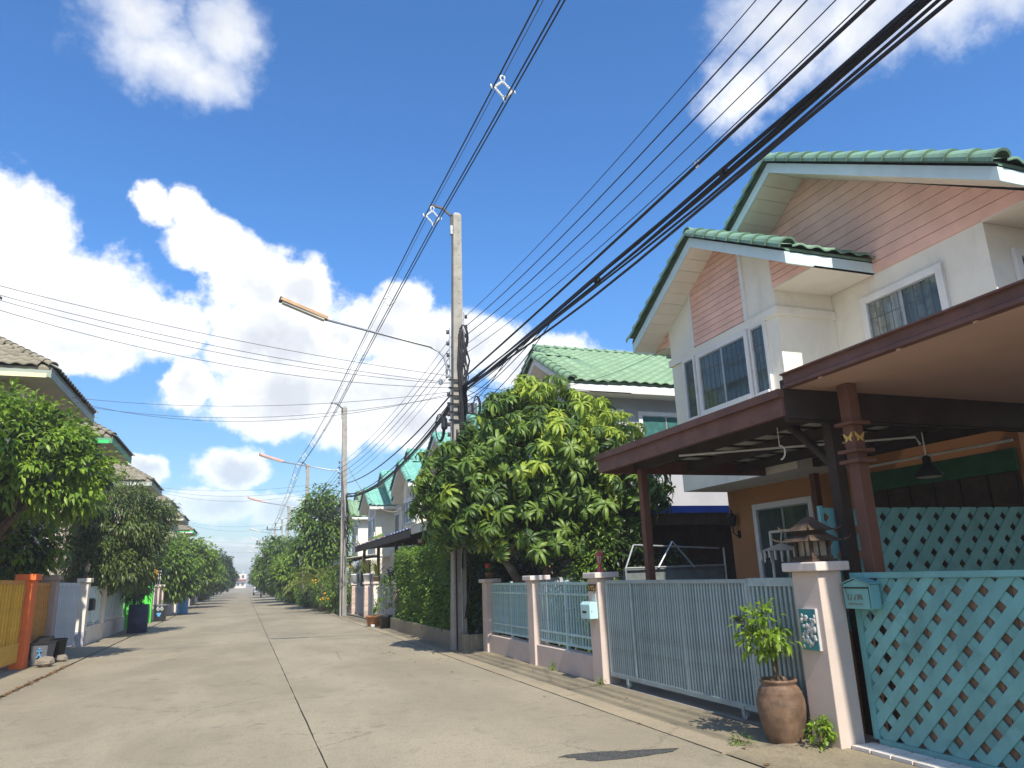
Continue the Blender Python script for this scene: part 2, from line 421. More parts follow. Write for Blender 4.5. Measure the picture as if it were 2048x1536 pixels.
# ------------------------------------------------------------------ helpers
def wloc(o):
    v = Vector((0, 0, 0))
    while o is not None:
        v += o.location
        o = o.parent
    return v
def tag(o, label=None, cat=None, group=None, kind=None):
    for k, v in (('label', label), ('category', cat), ('group', group), ('kind', kind)):
        if v:
            o[k] = v
    return o
def thing(name, label, cat, loc, group=None):
    o = bpy.data.objects.new(name, None)
    o.empty_display_size = 0.2
    COL.objects.link(o)
    o.location = loc
    return tag(o, label, cat, group, 'thing')
class MB:
    """collects shapes given in world coordinates"""
    def __init__(s):
        s.v, s.f = [], []
    def add(s, vs, fs):
        k = len(s.v)
        s.v += [tuple(p) for p in vs]
        s.f += [tuple(i + k for i in f) for f in fs]
        return s
    def box(s, x0, x1, y0, y1, z0, z1):
        return s.add([(x0, y0, z0), (x1, y0, z0), (x1, y1, z0), (x0, y1, z0), (x0, y0, z1), (x1, y0, z1), (x1, y1, z1), (x0, y1, z1)],
                     [(3, 2, 1, 0), (4, 5, 6, 7), (0, 1, 5, 4), (1, 2, 6, 5), (2, 3, 7, 6), (3, 0, 4, 7)])
    def hexa(s, p):
        return s.add(p, [(3, 2, 1, 0), (4, 5, 6, 7), (0, 1, 5, 4), (1, 2, 6, 5), (2, 3, 7, 6), (3, 0, 4, 7)])
    def slab(s, pts, d):
        """polygon pts extruded by vector d"""
        n = len(pts)
        a = [Vector(p) for p in pts]
        b = [p + Vector(d) for p in a]
        return s.add(a + b, [tuple(range(n))[::-1], tuple(range(n, 2 * n))] + [(i, (i + 1) % n, n + (i + 1) % n, n + i) for i in range(n)])
    def bar(s, a, b, w, h, up=(0, 0, 1)):
        """rectangular bar from a to b, w across, h along 'up'"""
        a, b = Vector(a), Vector(b)
        d = (b - a).normalized()
        u = Vector(up)
        x = d.cross(u)
        if x.length < 1e-4:
            x = Vector((1, 0, 0))
        x.normalize()
        u = x.cross(d).normalized()
        p = []
        for q in (a, b):
            p += [q - x * w / 2 - u * h / 2, q + x * w / 2 - u * h / 2, q + x * w / 2 + u * h / 2, q - x * w / 2 + u * h / 2]
        return s.add(p, [(3, 2, 1, 0), (4, 5, 6, 7), (0, 1, 5, 4), (1, 2, 6, 5), (2, 3, 7, 6), (3, 0, 4, 7)])
    def tube(s, pts, r, n=6):
        pts = [Vector(p) for p in pts]
        m = len(pts)
        rs = r if isinstance(r, (list, tuple)) else [r] * m
        vs, fs = [], []
        ref = Vector((0, 0, 1))
        for i, p in enumerate(pts):
            d = (pts[min(i + 1, m - 1)] - pts[max(i - 1, 0)])
            d.normalize()
            if abs(d.dot(ref)) > 0.93:
                ref = Vector((1, 0, 0)) if abs(d.x) < 0.9 else Vector((0, 1, 0))
            x = d.cross(ref).normalized()
            y = d.cross(x).normalized()
            for k in range(n):
                a = 2 * math.pi * k / n
                vs.append(p + (x * math.cos(a) + y * math.sin(a)) * rs[i])
        for i in range(m - 1):
            for k in range(n):
                fs.append((i * n + k, i * n + (k + 1) % n, (i + 1) * n + (k + 1) % n, (i + 1) * n + k))
        fs.append(tuple(range(n))[::-1])
        fs.append(tuple((m - 1) * n + k for k in range(n)))
        return s.add(vs, fs)
    def lathe(s, prof, c, n=16, sq=1.0):
        vs, fs = [], []
        for r, z in prof:
            for k in range(n):
                a = 2 * math.pi * (k + 0.5) / n
                vs.append((c[0] + r * math.cos(a), c[1] + r * math.sin(a) * sq, c[2] + z))
        for i in range(len(prof) - 1):
            for k in range(n):
                fs.append((i * n + k, i * n + (k + 1) % n, (i + 1) * n + (k + 1) % n, (i + 1) * n + k))
        fs.append(tuple(range(n))[::-1])
        fs.append(tuple((len(prof) - 1) * n + k for k in range(n)))
        return s.add(vs, fs)
    def ball(s, c, r, n=8, m=5, sx=1, sy=1, sz=1):
        prof = []
        vs, fs = [], []
        for i in range(1, m):
            a = math.pi * i / m
            for k in range(n):
                b = 2 * math.pi * k / n
                vs.append((c[0] + r * sx * math.sin(a) * math.cos(b), c[1] + r * sy * math.sin(a) * math.sin(b), c[2] - r * sz * math.cos(a)))
        for i in range(m - 2):
            for k in range(n):
                fs.append((i * n + k, i * n + (k + 1) % n, (i + 1) * n + (k + 1) % n, (i + 1) * n + k))
        vs += [(c[0], c[1], c[2] - r * sz), (c[0], c[1], c[2] + r * sz)]
        a, b = len(vs) - 2, len(vs) - 1
        for k in range(n):
            fs.append((a, (k + 1) % n, k))
            fs.append((b, (m - 2) * n + k, (m - 2) * n + (k + 1) % n))
        return s.add(vs, fs)
    def build(s, name, mat, parent=None, smooth=False, bevel=0.0, label=None, kind=None):
        o0 = wloc(parent) if parent is not None else Vector((0, 0, 0))
        me = bpy.data.meshes.new(name)
        me.from_pydata([(p[0] - o0.x, p[1] - o0.y, p[2] - o0.z) for p in s.v], [], s.f)
        me.validate()
        me.materials.append(MATS[mat])
        o = bpy.data.objects.new(name, me)
        COL.objects.link(o)
        o.parent = parent
        if smooth:
            for p in me.polygons:
                p.use_smooth = True
        if bevel:
            bv = o.modifiers.new("bevel", 'BEVEL')
            bv.width = bevel
            bv.segments = 2
            bv.limit_method = 'ANGLE'
        return tag(o, label, None, None, kind)
def solo(mb, name, mat, label, cat, base, group=None, **k):
    """a thing that is a single mesh: origin at its base"""
    e = bpy.data.objects.new("_", None)
    e.location = base
    o = mb.build(name, mat, e, **k)
    o.parent = None
    o.location = base
    bpy.data.objects.remove(e)
    return tag(o, label, cat, group, 'thing')
def piece(name, me, parent, pos, rot=None, scale=None):
    """one of many alike pieces, mesh data shared; pos in world coordinates"""
    o = bpy.data.objects.new(name, me)
    COL.objects.link(o)
    o.parent = parent
    o.location = Vector(pos) - wloc(parent)
    if rot is not None:
        o.rotation_mode = 'QUATERNION'
        o.rotation_quaternion = rot
    if scale is not None:
        o.scale = scale
    return o
def mesh_of(mb, name, mat, smooth=False):
    me = bpy.data.meshes.new(name)
    me.from_pydata(mb.v, [], mb.f)
    me.validate()
    me.materials.append(MATS[mat])
    if smooth:
        for p in me.polygons:
            p.use_smooth = True
    return me
def big_mesh(name, V, F, mat, parent=None, smooth=False, kind=None):
    """V (n,3) float array, F (m,k) int array"""
    me = bpy.data.meshes.new(name)
    o0 = wloc(parent) if parent is not None else Vector((0, 0, 0))
    V = np.asarray(V, dtype=np.float32) - np.array(o0, dtype=np.float32)
    m, k = F.shape
    me.vertices.add(len(V)); me.vertices.foreach_set("co", V.ravel())
    me.loops.add(m * k); me.loops.foreach_set("vertex_index", F.astype(np.int32).ravel())
    me.polygons.add(m)
    me.polygons.foreach_set("loop_start", np.arange(0, m * k, k, dtype=np.int32))
    me.polygons.foreach_set("loop_total", np.full(m, k, dtype=np.int32))
    me.update(); me.validate()
    me.materials.append(MATS[mat])
    if smooth:
        me.polygons.foreach_set("use_smooth", np.ones(len(me.polygons), dtype=bool))
    o = bpy.data.objects.new(name, me)
    COL.objects.link(o)
    o.parent = parent
    return tag(o, None, None, None, kind)
def basis_quat(x, y, z):
    m = Matrix((x, y, z)).transposed()
    return m.to_quaternion()

# ---- foliage
def leaves(P, A, Nn, Ln, Wd, bend=0.25):
    """leaf blades: base P, axis A, normal N, length, width -> 4 triangles each, folded along the midrib and drooping at the tip"""
    P, A, Nn = (np.asarray(q, dtype=np.float64) for q in (P, A, Nn))
    A = A / np.linalg.norm(A, axis=1, keepdims=True)
    B = np.cross(A, Nn)
    B /= np.linalg.norm(B, axis=1, keepdims=True) + 1e-9
    Nn = np.cross(B, A)
    Ln, Wd = Ln[:, None], Wd[:, None]
    mid = P + A * Ln * 0.5
    l = mid + B * Wd * 0.5 + Nn * Wd * 0.18
    r = mid - B * Wd * 0.5 + Nn * Wd * 0.18
    tip = P + A * Ln * 0.97 - Nn * Ln * bend
    tip[:, 2] -= (Ln * bend * 0.5)[:, 0]
    n = len(P)
    V = np.stack([P, l, mid, r, tip], 1).reshape(-1, 3)
    F = np.array([[0, 2, 1], [0, 3, 2], [1, 2, 4], [2, 3, 4]])
    F = (np.arange(n)[:, None, None] * 5 + F[None]).reshape(-1, 3)
    return V, F
def rnd_unit(rng, n):
    v = rng.normal(size=(n, 3))
    return v / np.linalg.norm(v, axis=1, keepdims=True)
def crown_points(rng, ells, n_clump):
    """clump centres spread through ellipsoids, most of them near the outside"""
    out = []
    vol = np.array([e[3] * e[4] * e[5] for e in ells]) ** 0.75
    k = rng.choice(len(ells), n_clump, p=vol / vol.sum())
    d = rnd_unit(rng, n_clump)
    rr = 0.45 + 0.57 * rng.random(n_clump) ** 0.6
    E = np.array(ells)[k]
    return E[:, :3] + d * rr[:, None] * E[:, 3:6], d
def foliage(rng, ells, n_clump, per, clump_r, ln, wd, droop=0.3, lift=0.0):
    C, d = crown_points(rng, ells, n_clump)
    cs = clump_r * (0.6 + 0.8 * rng.random(n_clump))
    idx = np.repeat(np.arange(n_clump), per)
    off = rnd_unit(rng, len(idx)) * (rng.random(len(idx)) ** 0.5)[:, None] * cs[idx][:, None]
    off[:, 2] *= 0.7
    P = C[idx] + off
    A = off / (np.linalg.norm(off, axis=1, keepdims=True) + 1e-6) + d[idx] * 0.7 + rnd_unit(rng, len(idx)) * 0.6
    A[:, 2] += lift - droop
    Nn = rnd_unit(rng, len(idx)) * 0.55
    Nn[:, 2] += 1.0
    L_ = ln * (0.65 + 0.7 * rng.random(len(idx)))
    W_ = wd * (0.65 + 0.7 * rng.random(len(idx)))
    V, F = leaves(P, A, Nn, L_, W_)
    return V, F, C
def limbs(mb, rng, base, fork, tips, r0, r1):
    """trunk from base to fork, then limbs out to the tips"""
    base, fork = Vector(base), Vector(fork)
    mid = base.lerp(fork, 0.5) + Vector((rng.normal() * 0.06, rng.normal() * 0.06, 0))
    mb.tube([base, mid, fork], [r0 * 1.25, r0, r0 * 0.85], 8)
    for t in tips:
        t = Vector(t)
        k = fork.lerp(t, 0.45) + Vector((rng.normal() * 0.12, rng.normal() * 0.12, 0.12))
        mb.tube([fork, k, t], [r0 * 0.6, r0 * 0.36, r1], 6)
def tree(name, label, base, fork_h, ells, seed, n_clump, per, clump_r, ln, wd, mat, r0=0.12, group=None, droop=0.3, cat='tree', n_limb=10, bark='bark', extra=None):
    rng = np.random.default_rng(seed)
    t = thing(name, label, cat, base, group)
    V, F, C = foliage(rng, ells, n_clump, per, clump_r, ln, wd, droop)
    V[:, 2] = np.maximum(V[:, 2], 0.03)
    big_mesh('crown', V, F, mat, t, kind='stuff')
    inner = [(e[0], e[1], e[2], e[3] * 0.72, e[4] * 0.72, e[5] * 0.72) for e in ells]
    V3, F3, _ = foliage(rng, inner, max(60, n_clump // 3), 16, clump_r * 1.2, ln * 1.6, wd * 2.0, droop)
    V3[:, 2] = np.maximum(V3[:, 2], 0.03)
    big_mesh('inner_crown', V3, F3, 'leaf_deep', t, kind='stuff')  # darker leaf colour puts shade into the inside of the crown
    if extra:
        V2, F2, _ = foliage(rng, ells, extra[1], extra[2], clump_r, ln, wd, droop)
        V2[:, 2] = np.maximum(V2[:, 2], 0.03)
        big_mesh('young_leaves', V2, F2, extra[0], t, kind='stuff')
    mb = MB()
    fork = Vector(base) + Vector((rng.normal() * 0.08, rng.normal() * 0.08, fork_h))
    sel = rng.choice(len(C), min(n_limb, len(C)), replace=False)
    limbs(mb, rng, base, fork, C[sel], r0, 0.012)
    mb.build('trunk', bark, t, smooth=True)
    return t

# ---- roof tiles
def tile_shape(w, l, amp=0.022, lip=0.028, seg=7):
    mb = MB()
    vs = []
    for i in range(seg):
        x = w * i / (seg - 1)
        h = amp * (1 - math.cos(2 * math.pi * i / (seg - 1))) 
        vs += [(x, 0, h + lip), (x, l, h + 0.004), (x, 0, h - 0.004)]
    fs = []
    for i in range(seg - 1):
        a, b = 3 * i, 3 * i + 3
        fs += [(a, b, b + 1, a + 1), (a + 2, b + 2, b, a)]
    return mb.add(vs, fs)
def tile_grid(P0, ud, vd, U, Vv, w=0.30, l=0.34, inside=None):
    """positions of tiles on a slope: P0 eave corner, ud along the eave, vd up the slope"""
    P0, ud, vd = Vector(P0), Vector(ud).normalized(), Vector(vd).normalized()
    n = ud.cross(vd).normalized()
    if n.z < 0:
        n = -n
    out = []
    nu, nv = max(1, round(U / w)), max(1, round(Vv / l))
    for j in range(nv):
        for i in range(nu):
            u, v = U * i / nu, Vv * j / nv
            if inside is None or inside((i + 0.5) / nu, (j + 0.5) / nv):
                out.append(P0 + ud * u + vd * v + n * 0.02)
    return out, ud, vd, n, U / nu, Vv / nv
def tiles(parent, P0, ud, vd, U, Vv, mat, single=True, w=0.30, l=0.34, inside=None, limit=300, key=None):
    pos, ud, vd, n, tw, tl = tile_grid(P0, ud, vd, U, Vv, w, l, inside)
    sh = tile_shape(tw, tl * 1.12)
    if ud.cross(vd).z < 0:                      # keep the roll on the outside
        sh.v = [(x, y, z) for x, y, z in sh.v]
    q = basis_quat(ud, vd, n) if ud.cross(vd).dot(n) > 0 else None
    if q is None:                               # mirror the eave direction so the basis stays right handed
        sh.v = [(-x, y, z) for x, y, z in sh.v]
        q = basis_quat(-ud, vd, n)
    if single:
        me = mesh_of(sh, 'roof_tile', mat, True)
        pos = sorted(pos, key=key) if key else pos
        for p in pos[:limit]:
            piece('roof_tile', me, parent, p, q)
        pos = pos[limit:]
        if not pos:
            return
    Q = np.array(q.to_matrix())
    T = np.array(sh.v) @ Q.T
    Fq = np.array(sh.f)
    P = np.array([tuple(p) for p in pos])
    V = (P[:, None] + T[None]).reshape(-1, 3)
    F = (np.arange(len(P))[:, None, None] * len(T) + Fq[None]).reshape(-1, 4)
    big_mesh('roof_tiles', V, F, mat, parent, True, kind='stuff')
def cap_tile(l=0.36, r=0.115):
    """half-round hip / verge tile, wider at its lower end"""
    mb = MB()
    vs, n = [], 9
    for y, k in ((0.0, 1.0), (l * 1.08, 0.72)):
        for i in range(n):
            a = math.pi * i / (n - 1)
            vs.append((-math.cos(a) * r * k, y, math.sin(a) * r * k * 0.85))
    for i in range(n):
        a = math.pi * i / (n - 1)
        vs.append((-math.cos(a) * r * 0.8, 0.0, math.sin(a) * r * 0.65))
    fs = [(i, i + 1, n + i + 1, n + i) for i in range(n - 1)] + [(2 * n + i, 2 * n + i + 1, i + 1, i) for i in range(n - 1)]
    return mb.add(vs, fs)
def cap_run(parent, a, b, mat, up=(0, 0, 1), l=0.36, r=0.115, name='ridge_tile', single=True):
    """row of half-round tiles from a (lower) to b"""
    a, b = Vector(a), Vector(b)
    d = b - a
    k = max(1, round(d.length / l))
    y = d.normalized()
    x = y.cross(Vector(up)).normalized()
    z = x.cross(y)
    q = basis_quat(x, y, z)
    sh = cap_tile(d.length / k, r)
    if single:
        me = mesh_of(sh, name, mat, False)
        for i in range(k):
            piece(name, me, parent, a + d * (i / k), q)
    else:
        mb = MB()
        R = q.to_matrix()
        for i in range(k):
            o = a + d * (i / k)
            mb.add([o + R @ Vector(p) for p in sh.v], sh.f)
        mb.build('ridge_cap', mat, parent, True)
def clip_poly(poly, n, c):
    """keep the part of a 2-D polygon where n.p <= c"""
    out = []
    for i in range(len(poly)):
        a, b = poly[i], poly[(i + 1) % len(poly)]
        da, db = n[0] * a[0] + n[1] * a[1] - c, n[0] * b[0] + n[1] * b[1] - c
        if da <= 0:
            out.append(a)
        if (da < 0 < db) or (db < 0 < da):
            t = da / (da - db)
            out.append((a[0] + (b[0] - a[0]) * t, a[1] + (b[1] - a[1]) * t))
    return out
def planks(parent, name, poly, x, mat, h=0.17, gap=0.010, thick=0.022, z0=None):
    """horizontal boards covering a polygon given as (y, z) in the plane X = x, facing the street"""
    zs = [p[1] for p in poly]
    z = min(zs) if z0 is None else z0
    while z < max(zs) - 0.02:
        q = clip_poly(clip_poly(poly, (0, 1), z + h - gap), (0, -1), -z)
        if len(q) >= 3:
            top = [(x - thick * (1.0 if pz < z + h * 0.5 else 0.35), py, pz) for py, pz in q]
            MB().slab([(x, py, pz) for py, pz in q], (-thick, 0, 0)).build(name, mat, parent)
        z += h
def window(parent, x, y0, y1, z0, z1, out=-1, frame=0.07, glass='glass', panes=2, fmat='white_trim', grille=False, curtain=None, axis='x', depth=0.06):
    """window in a wall: frame standing proud of the wall, panes set back, optional grille and curtain"""
    def P(a, b, c):       # a = outward offset, b = along, c = z
        return (x + out * a, b, c) if axis == 'x' else (b, x + out * a, c)
    def bxx(mb, a0, a1, b0, b1, c0, c1):
        p, q = P(a0, b0, c0), P(a1, b1, c1)
        mb.box(min(p[0], q[0]), max(p[0], q[0]), min(p[1], q[1]), max(p[1], q[1]), c0, c1)
    w = MB()
    bxx(w, 0.002, depth, y0, y0 + frame, z0, z1)
    bxx(w, 0.002, depth, y1 - frame, y1, z0, z1)
    bxx(w, 0.002, depth - 0.003, y0 + frame, y1 - frame, z1 - frame, z1)
    bxx(w, 0.002, depth + 0.03, y0 + frame, y1 - frame, z0, z0 + frame)
    f = w.build('window', fmat, parent)
    n = panes
    L0, L1 = y0 + frame, y1 - frame
    for i in range(n):
        a, b = L0 + (L1 - L0) * i / n, L0 + (L1 - L0) * (i + 1) / n
        g = MB(); bxx(g, 0.006, 0.016, a, b, z0 + frame, z1 - frame); g.build('pane', glass if not curtain else curtain[i % len(curtain)], f)
        if n > 1 or True:
            m = MB()
            t = 0.022
            bxx(m, 0.016, 0.034, a, a + t, z0 + frame, z1 - frame)
            bxx(m, 0.016, 0.034, b - t, b, z0 + frame, z1 - frame)
            bxx(m, 0.016, 0.033, a + t, b - t, z1 - frame - t, z1 - frame)
            bxx(m, 0.016, 0.033, a + t, b - t, z0 + frame, z0 + frame + t)
            m.build('sash', fmat if fmat != 'white_trim' else 'galvanised', f)
    if grille:
        m = MB()
        k = max(3, int((L1 - L0) / 0.13))
        for i in range(1, k):
            y = L0 + (L1 - L0) * i / k
            bxx(m, 0.0165, 0.020, y - 0.004, y + 0.004, z0 + frame, z1 - frame)
        for zz in (z0 + (z1 - z0) * 0.35, z0 + (z1 - z0) * 0.7):
            bxx(m, 0.0165, 0.021, L0, L1, zz - 0.004, zz + 0.004)
        m.build('grille', 'grey_cable', f)
    return f

# ------------------------------------------------------------------ ground, road, pavements
tag(MB().slab([(-300, -60, -0.10), (300, -60, -0.10), (300, 700, -0.10), (-300, 700, -0.10)], (0, 0, -0.2)).build('ground', 'soil_ground'), kind='structure')
road = bpy.data.objects.new('road', None); COL.objects.link(road); tag(road, kind='structure')
MB().box(-3.60, 4.16, -12, 420, -0.09, -0.02).build('joint_bed', 'joint_dirt', road)
rng = np.random.default_rng(5)
def slab_edge(x0, x1, y0, y1, wob):
    """slab outline with slightly broken edges"""
    pts = []
    n = max(2, int((y1 - y0) / 0.35)) if y0 < 40 else 2
    for i in range(n + 1):
        pts.append((x0 + wob * rng.normal() * 0.4, y0 + (y1 - y0) * i / n, 0.0))
    for i in range(n, -1, -1):
        pts.append((x1 + wob * rng.normal() * 0.4, y0 + (y1 - y0) * i / n, 0.0))
    return pts
LJ, RJ = (-11, -3, 5.0, 13.4, 22.0, 33, 48, 64, 84, 110, 150, 210, 300, 420), (-11, -2, 6.42, 15.2, 24.3, 34.6, 47.0, 64, 84, 110, 150, 210, 300, 420)
for J, x0, x1 in ((LJ, -3.50, 0.777), (RJ, 0.791, 4.06)):
    for a, b in zip(J[:-1], J[1:]):
        MB().slab(slab_edge(x0, x1, a + 0.007, b - 0.007, 0.006), (0, 0, -0.05)).build('road_slab', 'road_concrete', road)
# far cross joint of the older road beyond
pav = bpy.data.objects.new('right_pavement', None); COL.objects.link(pav); tag(pav, kind='structure')
for a, b in ((-12, 6.02), (6.05, 9.6), (9.63, 14.2), (14.22, 19.5), (19.52, 25), (25.03, 31), (31.03, 38), (38.03, 60), (60.03, 420)):
    if a < 0:
        continue
    MB().slab(slab_edge(4.085, 4.36, a, b, 0.008), (0, 0, -0.05)).build('kerb_stone', 'kerb_concrete', pav)
for a, b in ((-12, 5.98), (6.0, 10.06), (10.08, 13.0), (13.02, 420)):
    k = MB().add([(4.36, a, -0.004), (5.02, a, 0.022), (5.02, b, 0.022), (4.36, b, -0.004)], [(0, 1, 2, 3)])
    if a < 0:
        k = MB().add([(4.09, a, 0.0), (5.02, a, 0.035), (5.02, b, 0.035), (4.09, b, 0.0)], [(0, 1, 2, 3)])
    k.build('apron', 'apron_concrete', pav)
MB().box(5.02, 14, -12, 420, -0.09, 0.02).build('yard', 'yard', pav)
lp = bpy.data.objects.new('left_pavement', None); COL.objects.link(lp); tag(lp, kind='structure')
for a, b in ((-12, 8.0), (8.02, 14.6), (14.62, 19.2), (19.22, 26.0), (26.02, 39), (39.02, 55), (55.02, 420)):
    MB().slab(slab_edge(-4.45, -3.56, a, b, 0.012), (0, 0, -0.06)).build('pavement_slab', 'road_concrete', lp)
MB().box(-14, -4.45, -12, 420, -0.09, 0.012).build('yard', 'yard', lp)
# asphalt repair on the concrete
rg = np.random.default_rng(11)
pp = []
for i in range(44):
    a = 2 * math.pi * i / 44
    k = 1 + 0.16 * math.sin(3 * a + 1) + 0.06 * rg.normal()
    pp.append((3.22 + 0.50 * k * math.cos(a), 6.42 + 0.155 * k * math.sin(a) + 0.10 * math.cos(a) * -1, 0.004))
tag(MB().add(pp + [(3.22, 6.42, 0.012)], [(i, (i + 1) % 44, 44) for i in range(44)]).build('asphalt_patch', 'asphalt'), 'dark patch of asphalt repair on the near concrete road', kind='structure')

# ------------------------------------------------------------------ houses of the right-hand row
def gable_house(Y0, s, label, wall, tile, trim, lower, pink, detail, win_glass='glass', shift=0.0, name='house'):
    """two-storey house, front bay under its own gable; Y0 = bay ridge, s = +1 when the bay is at the far end"""
    h = thing(name, label, 'house', (9.2, Y0, 0.0))
    y = lambda t: Y0 + s * t
    XB, XG, XM, XR1, XR2, XE = 8.0, 9.0, 9.2, 7.45, 8.4, 17.5
    BA, BZ, BH, BE = 0.0, 7.60, 2.36, 6.26        # bay ridge height, half width, eave height
    MA, MZ, MH, ME = -1.22 - shift, 8.60, 3.84 + shift * 0.745, 6.28
    bs, ms = (BZ - BE) / BH, (MZ - ME) / MH
    ub = lambda t: BZ - 0.16 - bs * abs(t)        # underside of the bay roof
    um = lambda t: MZ - 0.17 - ms * abs(t - MA)
    B0, B1 = -1.40, 1.80
    M0, M1 = -4.20 - shift * 1.75, 1.80
    # walls
    yy = lambda a, b: (min(y(a), y(b)), max(y(a), y(b)))
    g0, g1 = yy(M0, M1)
    w = MB().box(XG, XE, g0, g1, 0.0, 3.03).box(XG, XE, g0, min(y(B0), g1) if s > 0 else g1, 3.03, 3.40) if s > 0 else MB().box(XG, XE, g0, g1, 0.0, 3.03)
    w.build('lower_wall', lower, h)
    u = MB().box(XM, XE, g0 + 0.002, g1 - 0.002, 3.032 if s < 0 else 3.402, 6.04)
    if s > 0:
        u.box(XM, XE - 0.01, y(B0) + 0.004, g1 - 0.004, 3.034, 3.40)
    pts = [(XM, y(t), um(t)) for t in (M0 - 0.7, MA, M1 + 0.7)]
    u.build('upper_wall', wall, h)
    bay = MB().slab([(XB, y(B0), 3.03), (XB, y(B1), 3.03), (XB, y(B1), ub(B1)), (XB, y(0), ub(0)), (XB, y(B0), ub(B0))], (XM - XB - 0.003, 0, 0))
    bay.build('bay_wall', wall, h)
    # moulding round the bay at window head
    m = MB()
    a, b = yy(B0, B1)
    m.box(XB - 0.045, XB - 0.001, a - 0.045, b + 0.045, 5.56, 5.70)
    m.box(XB, XM - 0.01, (y(B0) - 0.045) if s > 0 else y(B0) + 0.001, (y(B0) - 0.001) if s > 0 else y(B0) + 0.045, 5.562, 5.698)
    m.box(XB, XM - 0.01, (y(B1) + 0.001) if s > 0 else y(B1) - 0.045, (y(B1) + 0.045) if s > 0 else y(B1) - 0.001, 5.562, 5.698)
    m.build('moulding', trim if detail < 2 else wall, h)
    # roofs: thin deck under the tiles
    for nm, A, Z, H, E, XR, XX in (('bay_roof', BA, BZ, BH, BE, XR1, XM + 0.9 if not shift else 8.9), ('roof', MA, MZ, MH, ME, XR2, XE + 0.7)):
        r = MB()
        for k in (-1, 1):
            e = (XR, y(A + k * H), E)
            p = [(XR, y(A + k * H), E), (XX, y(A + k * H), E), (XX, y(A), Z), (XR, y(A), Z)]
            r.slab(p, (0, 0, -0.07))
        rf = r.build(nm, tile, h)
        sl = math.hypot(H, Z - E)
        XX0 = XX
        for k in (-1, 1):
            near = (s * k < 0)
            vd = Vector((0, -s * k * H, Z - E))
            XX = 8.5 if (shift and nm == 'bay_roof' and k > 0) else XX0
            many = (detail == 1 and near)
            if detail == 2:
                many = nm == 'bay_roof' and near
            back = not near and detail == 2 and nm == 'roof'
            tiles(rf, (XR + 0.10, y(A + k * (H + 0.06)), E - 0.03), (1, 0, 0), vd, XX - XR - 0.1, sl, tile, single=many, limit=300 if nm == 'roof' else 120,
                  key=lambda p: p.x, inside=(lambda a_, b_: a_ < 0.62) if detail < 1 else None)
            # verge tiles up the rake, ridge tiles
            lo = H + 0.05 if not (shift and nm == 'roof' and k > 0) else abs(A) - 0.1
            cap_run(rf, (XR + 0.03, y(A + k * lo), Z - (Z - E) * min(1.0, lo / H)), (XR + 0.03, y(A), Z + 0.0), tile, up=(-0.25, 0, 1), l=0.34, single=detail >= 1, name='verge_tile', r=0.165)
        XX = XX0
        cap_run(rf, (XR - 0.05, y(A), Z + 0.03), (XX if not (shift and nm == 'bay_roof') else 8.6, y(A), Z + 0.03), tile, l=0.36, single=detail >= 1, r=0.12)
        # rake and eave boards
        f = MB()
        for k in (-1, 1):
            n = Vector((0, y(A) - y(A + k * H), Z - E)).normalized()
            a_ = Vector((XR + 0.05, y(A + k * H), E - 0.13))
            b_ = Vector((XR + 0.05, y(A), Z - 0.13))
            f.hexa([a_ + Vector((-0.05, 0, -0.13)), a_ + Vector((-0.02, 0, -0.13)), b_ + Vector((-0.02, 0, -0.13)), b_ + Vector((-0.05, 0, -0.13)),
                    a_ + Vector((-0.05, 0, 0.10)), a_ + Vector((-0.02, 0, 0.10)), b_ + Vector((-0.02, 0, 0.10)), b_ + Vector((-0.05, 0, 0.10))])
        f.build('rake_board', 'fascia_aqua' if detail == 2 else trim, rf)
        for k in (-1, 1):
            e = MB()
            yo = y(A + k * H)
            XX2 = XM - 0.004 if nm == 'bay_roof' else XX
            e.box(XR + 0.032, XX2, min(yo, yo - s * k * 0.03), max(yo, yo - s * k * 0.03), E - 0.262, E - 0.05)
            e.build('eave_board', 'fascia_aqua' if detail == 2 else trim, rf)
    # closing boards of the gables
    tr_m = [(y(MA - MH + 0.06), 6.02), (y(MA + MH - 0.06), 6.02), (y(MA), MZ - 0.22)]
    if s < 0:
        tr_m = tr_m[::-1]
    bayL = [(y(-BH + 0.06), 6.02), (y(B0), 6.02), (y(B0), ub(B0) - 0.02)]
    bayR = [(y(B1), 6.02), (y(BH - 0.06), 6.02), (y(B1), ub(B1) - 0.02)]
    mid = [(y(-0.62), 5.73), (y(0.92), 5.73), (y(0.92), ub(0.92) - 0.02), (y(0), ub(0) - 0.02), (y(-0.62), ub(-0.62) - 0.02)]
    if detail == 2:
        MB().slab([(XM, a, b) for a, b in tr_m], (0.004, 0, 0)).build('gable_backing', 'pink_board', h)
        planks(h, 'siding_board', tr_m, XM - 0.003, 'pink_board', h=0.175)
        planks(h, 'siding_board', mid, XB - 0.003, 'pink_board', h=0.115)
        planks(h, 'siding_board', bayL, XB, 'pink_board', h=0.115)
        planks(h, 'siding_board', bayR, XB, 'pink_board', h=0.115)
        # white strips framing the middle panel
        for t in (-0.66, 0.96):
            st = MB().box(XB - 0.035, XB - 0.001, min(y(t - 0.04), y(t + 0.04)), max(y(t - 0.04), y(t + 0.04)), 5.705, ub(t) - 0.04)
            st.build('panel_strip', 'white_trim', h)
    else:
        MB().slab([(XM - 0.02, a, b) for a, b in tr_m], (0.02, 0, 0)).build('gable_board', pink, h)
        for q in (bayL, bayR):
            MB().slab([(XB - 0.02, a, b) for a, b in q], (0.02, 0, 0)).build('gable_board', pink, h)
        MB().slab([(XB - 0.024, a, b) for a, b in mid], (0.02, 0, 0)).build('gable_panel', pink, h)
    # soffits: flat under the eaves, boards under the rakes
    so = MB()
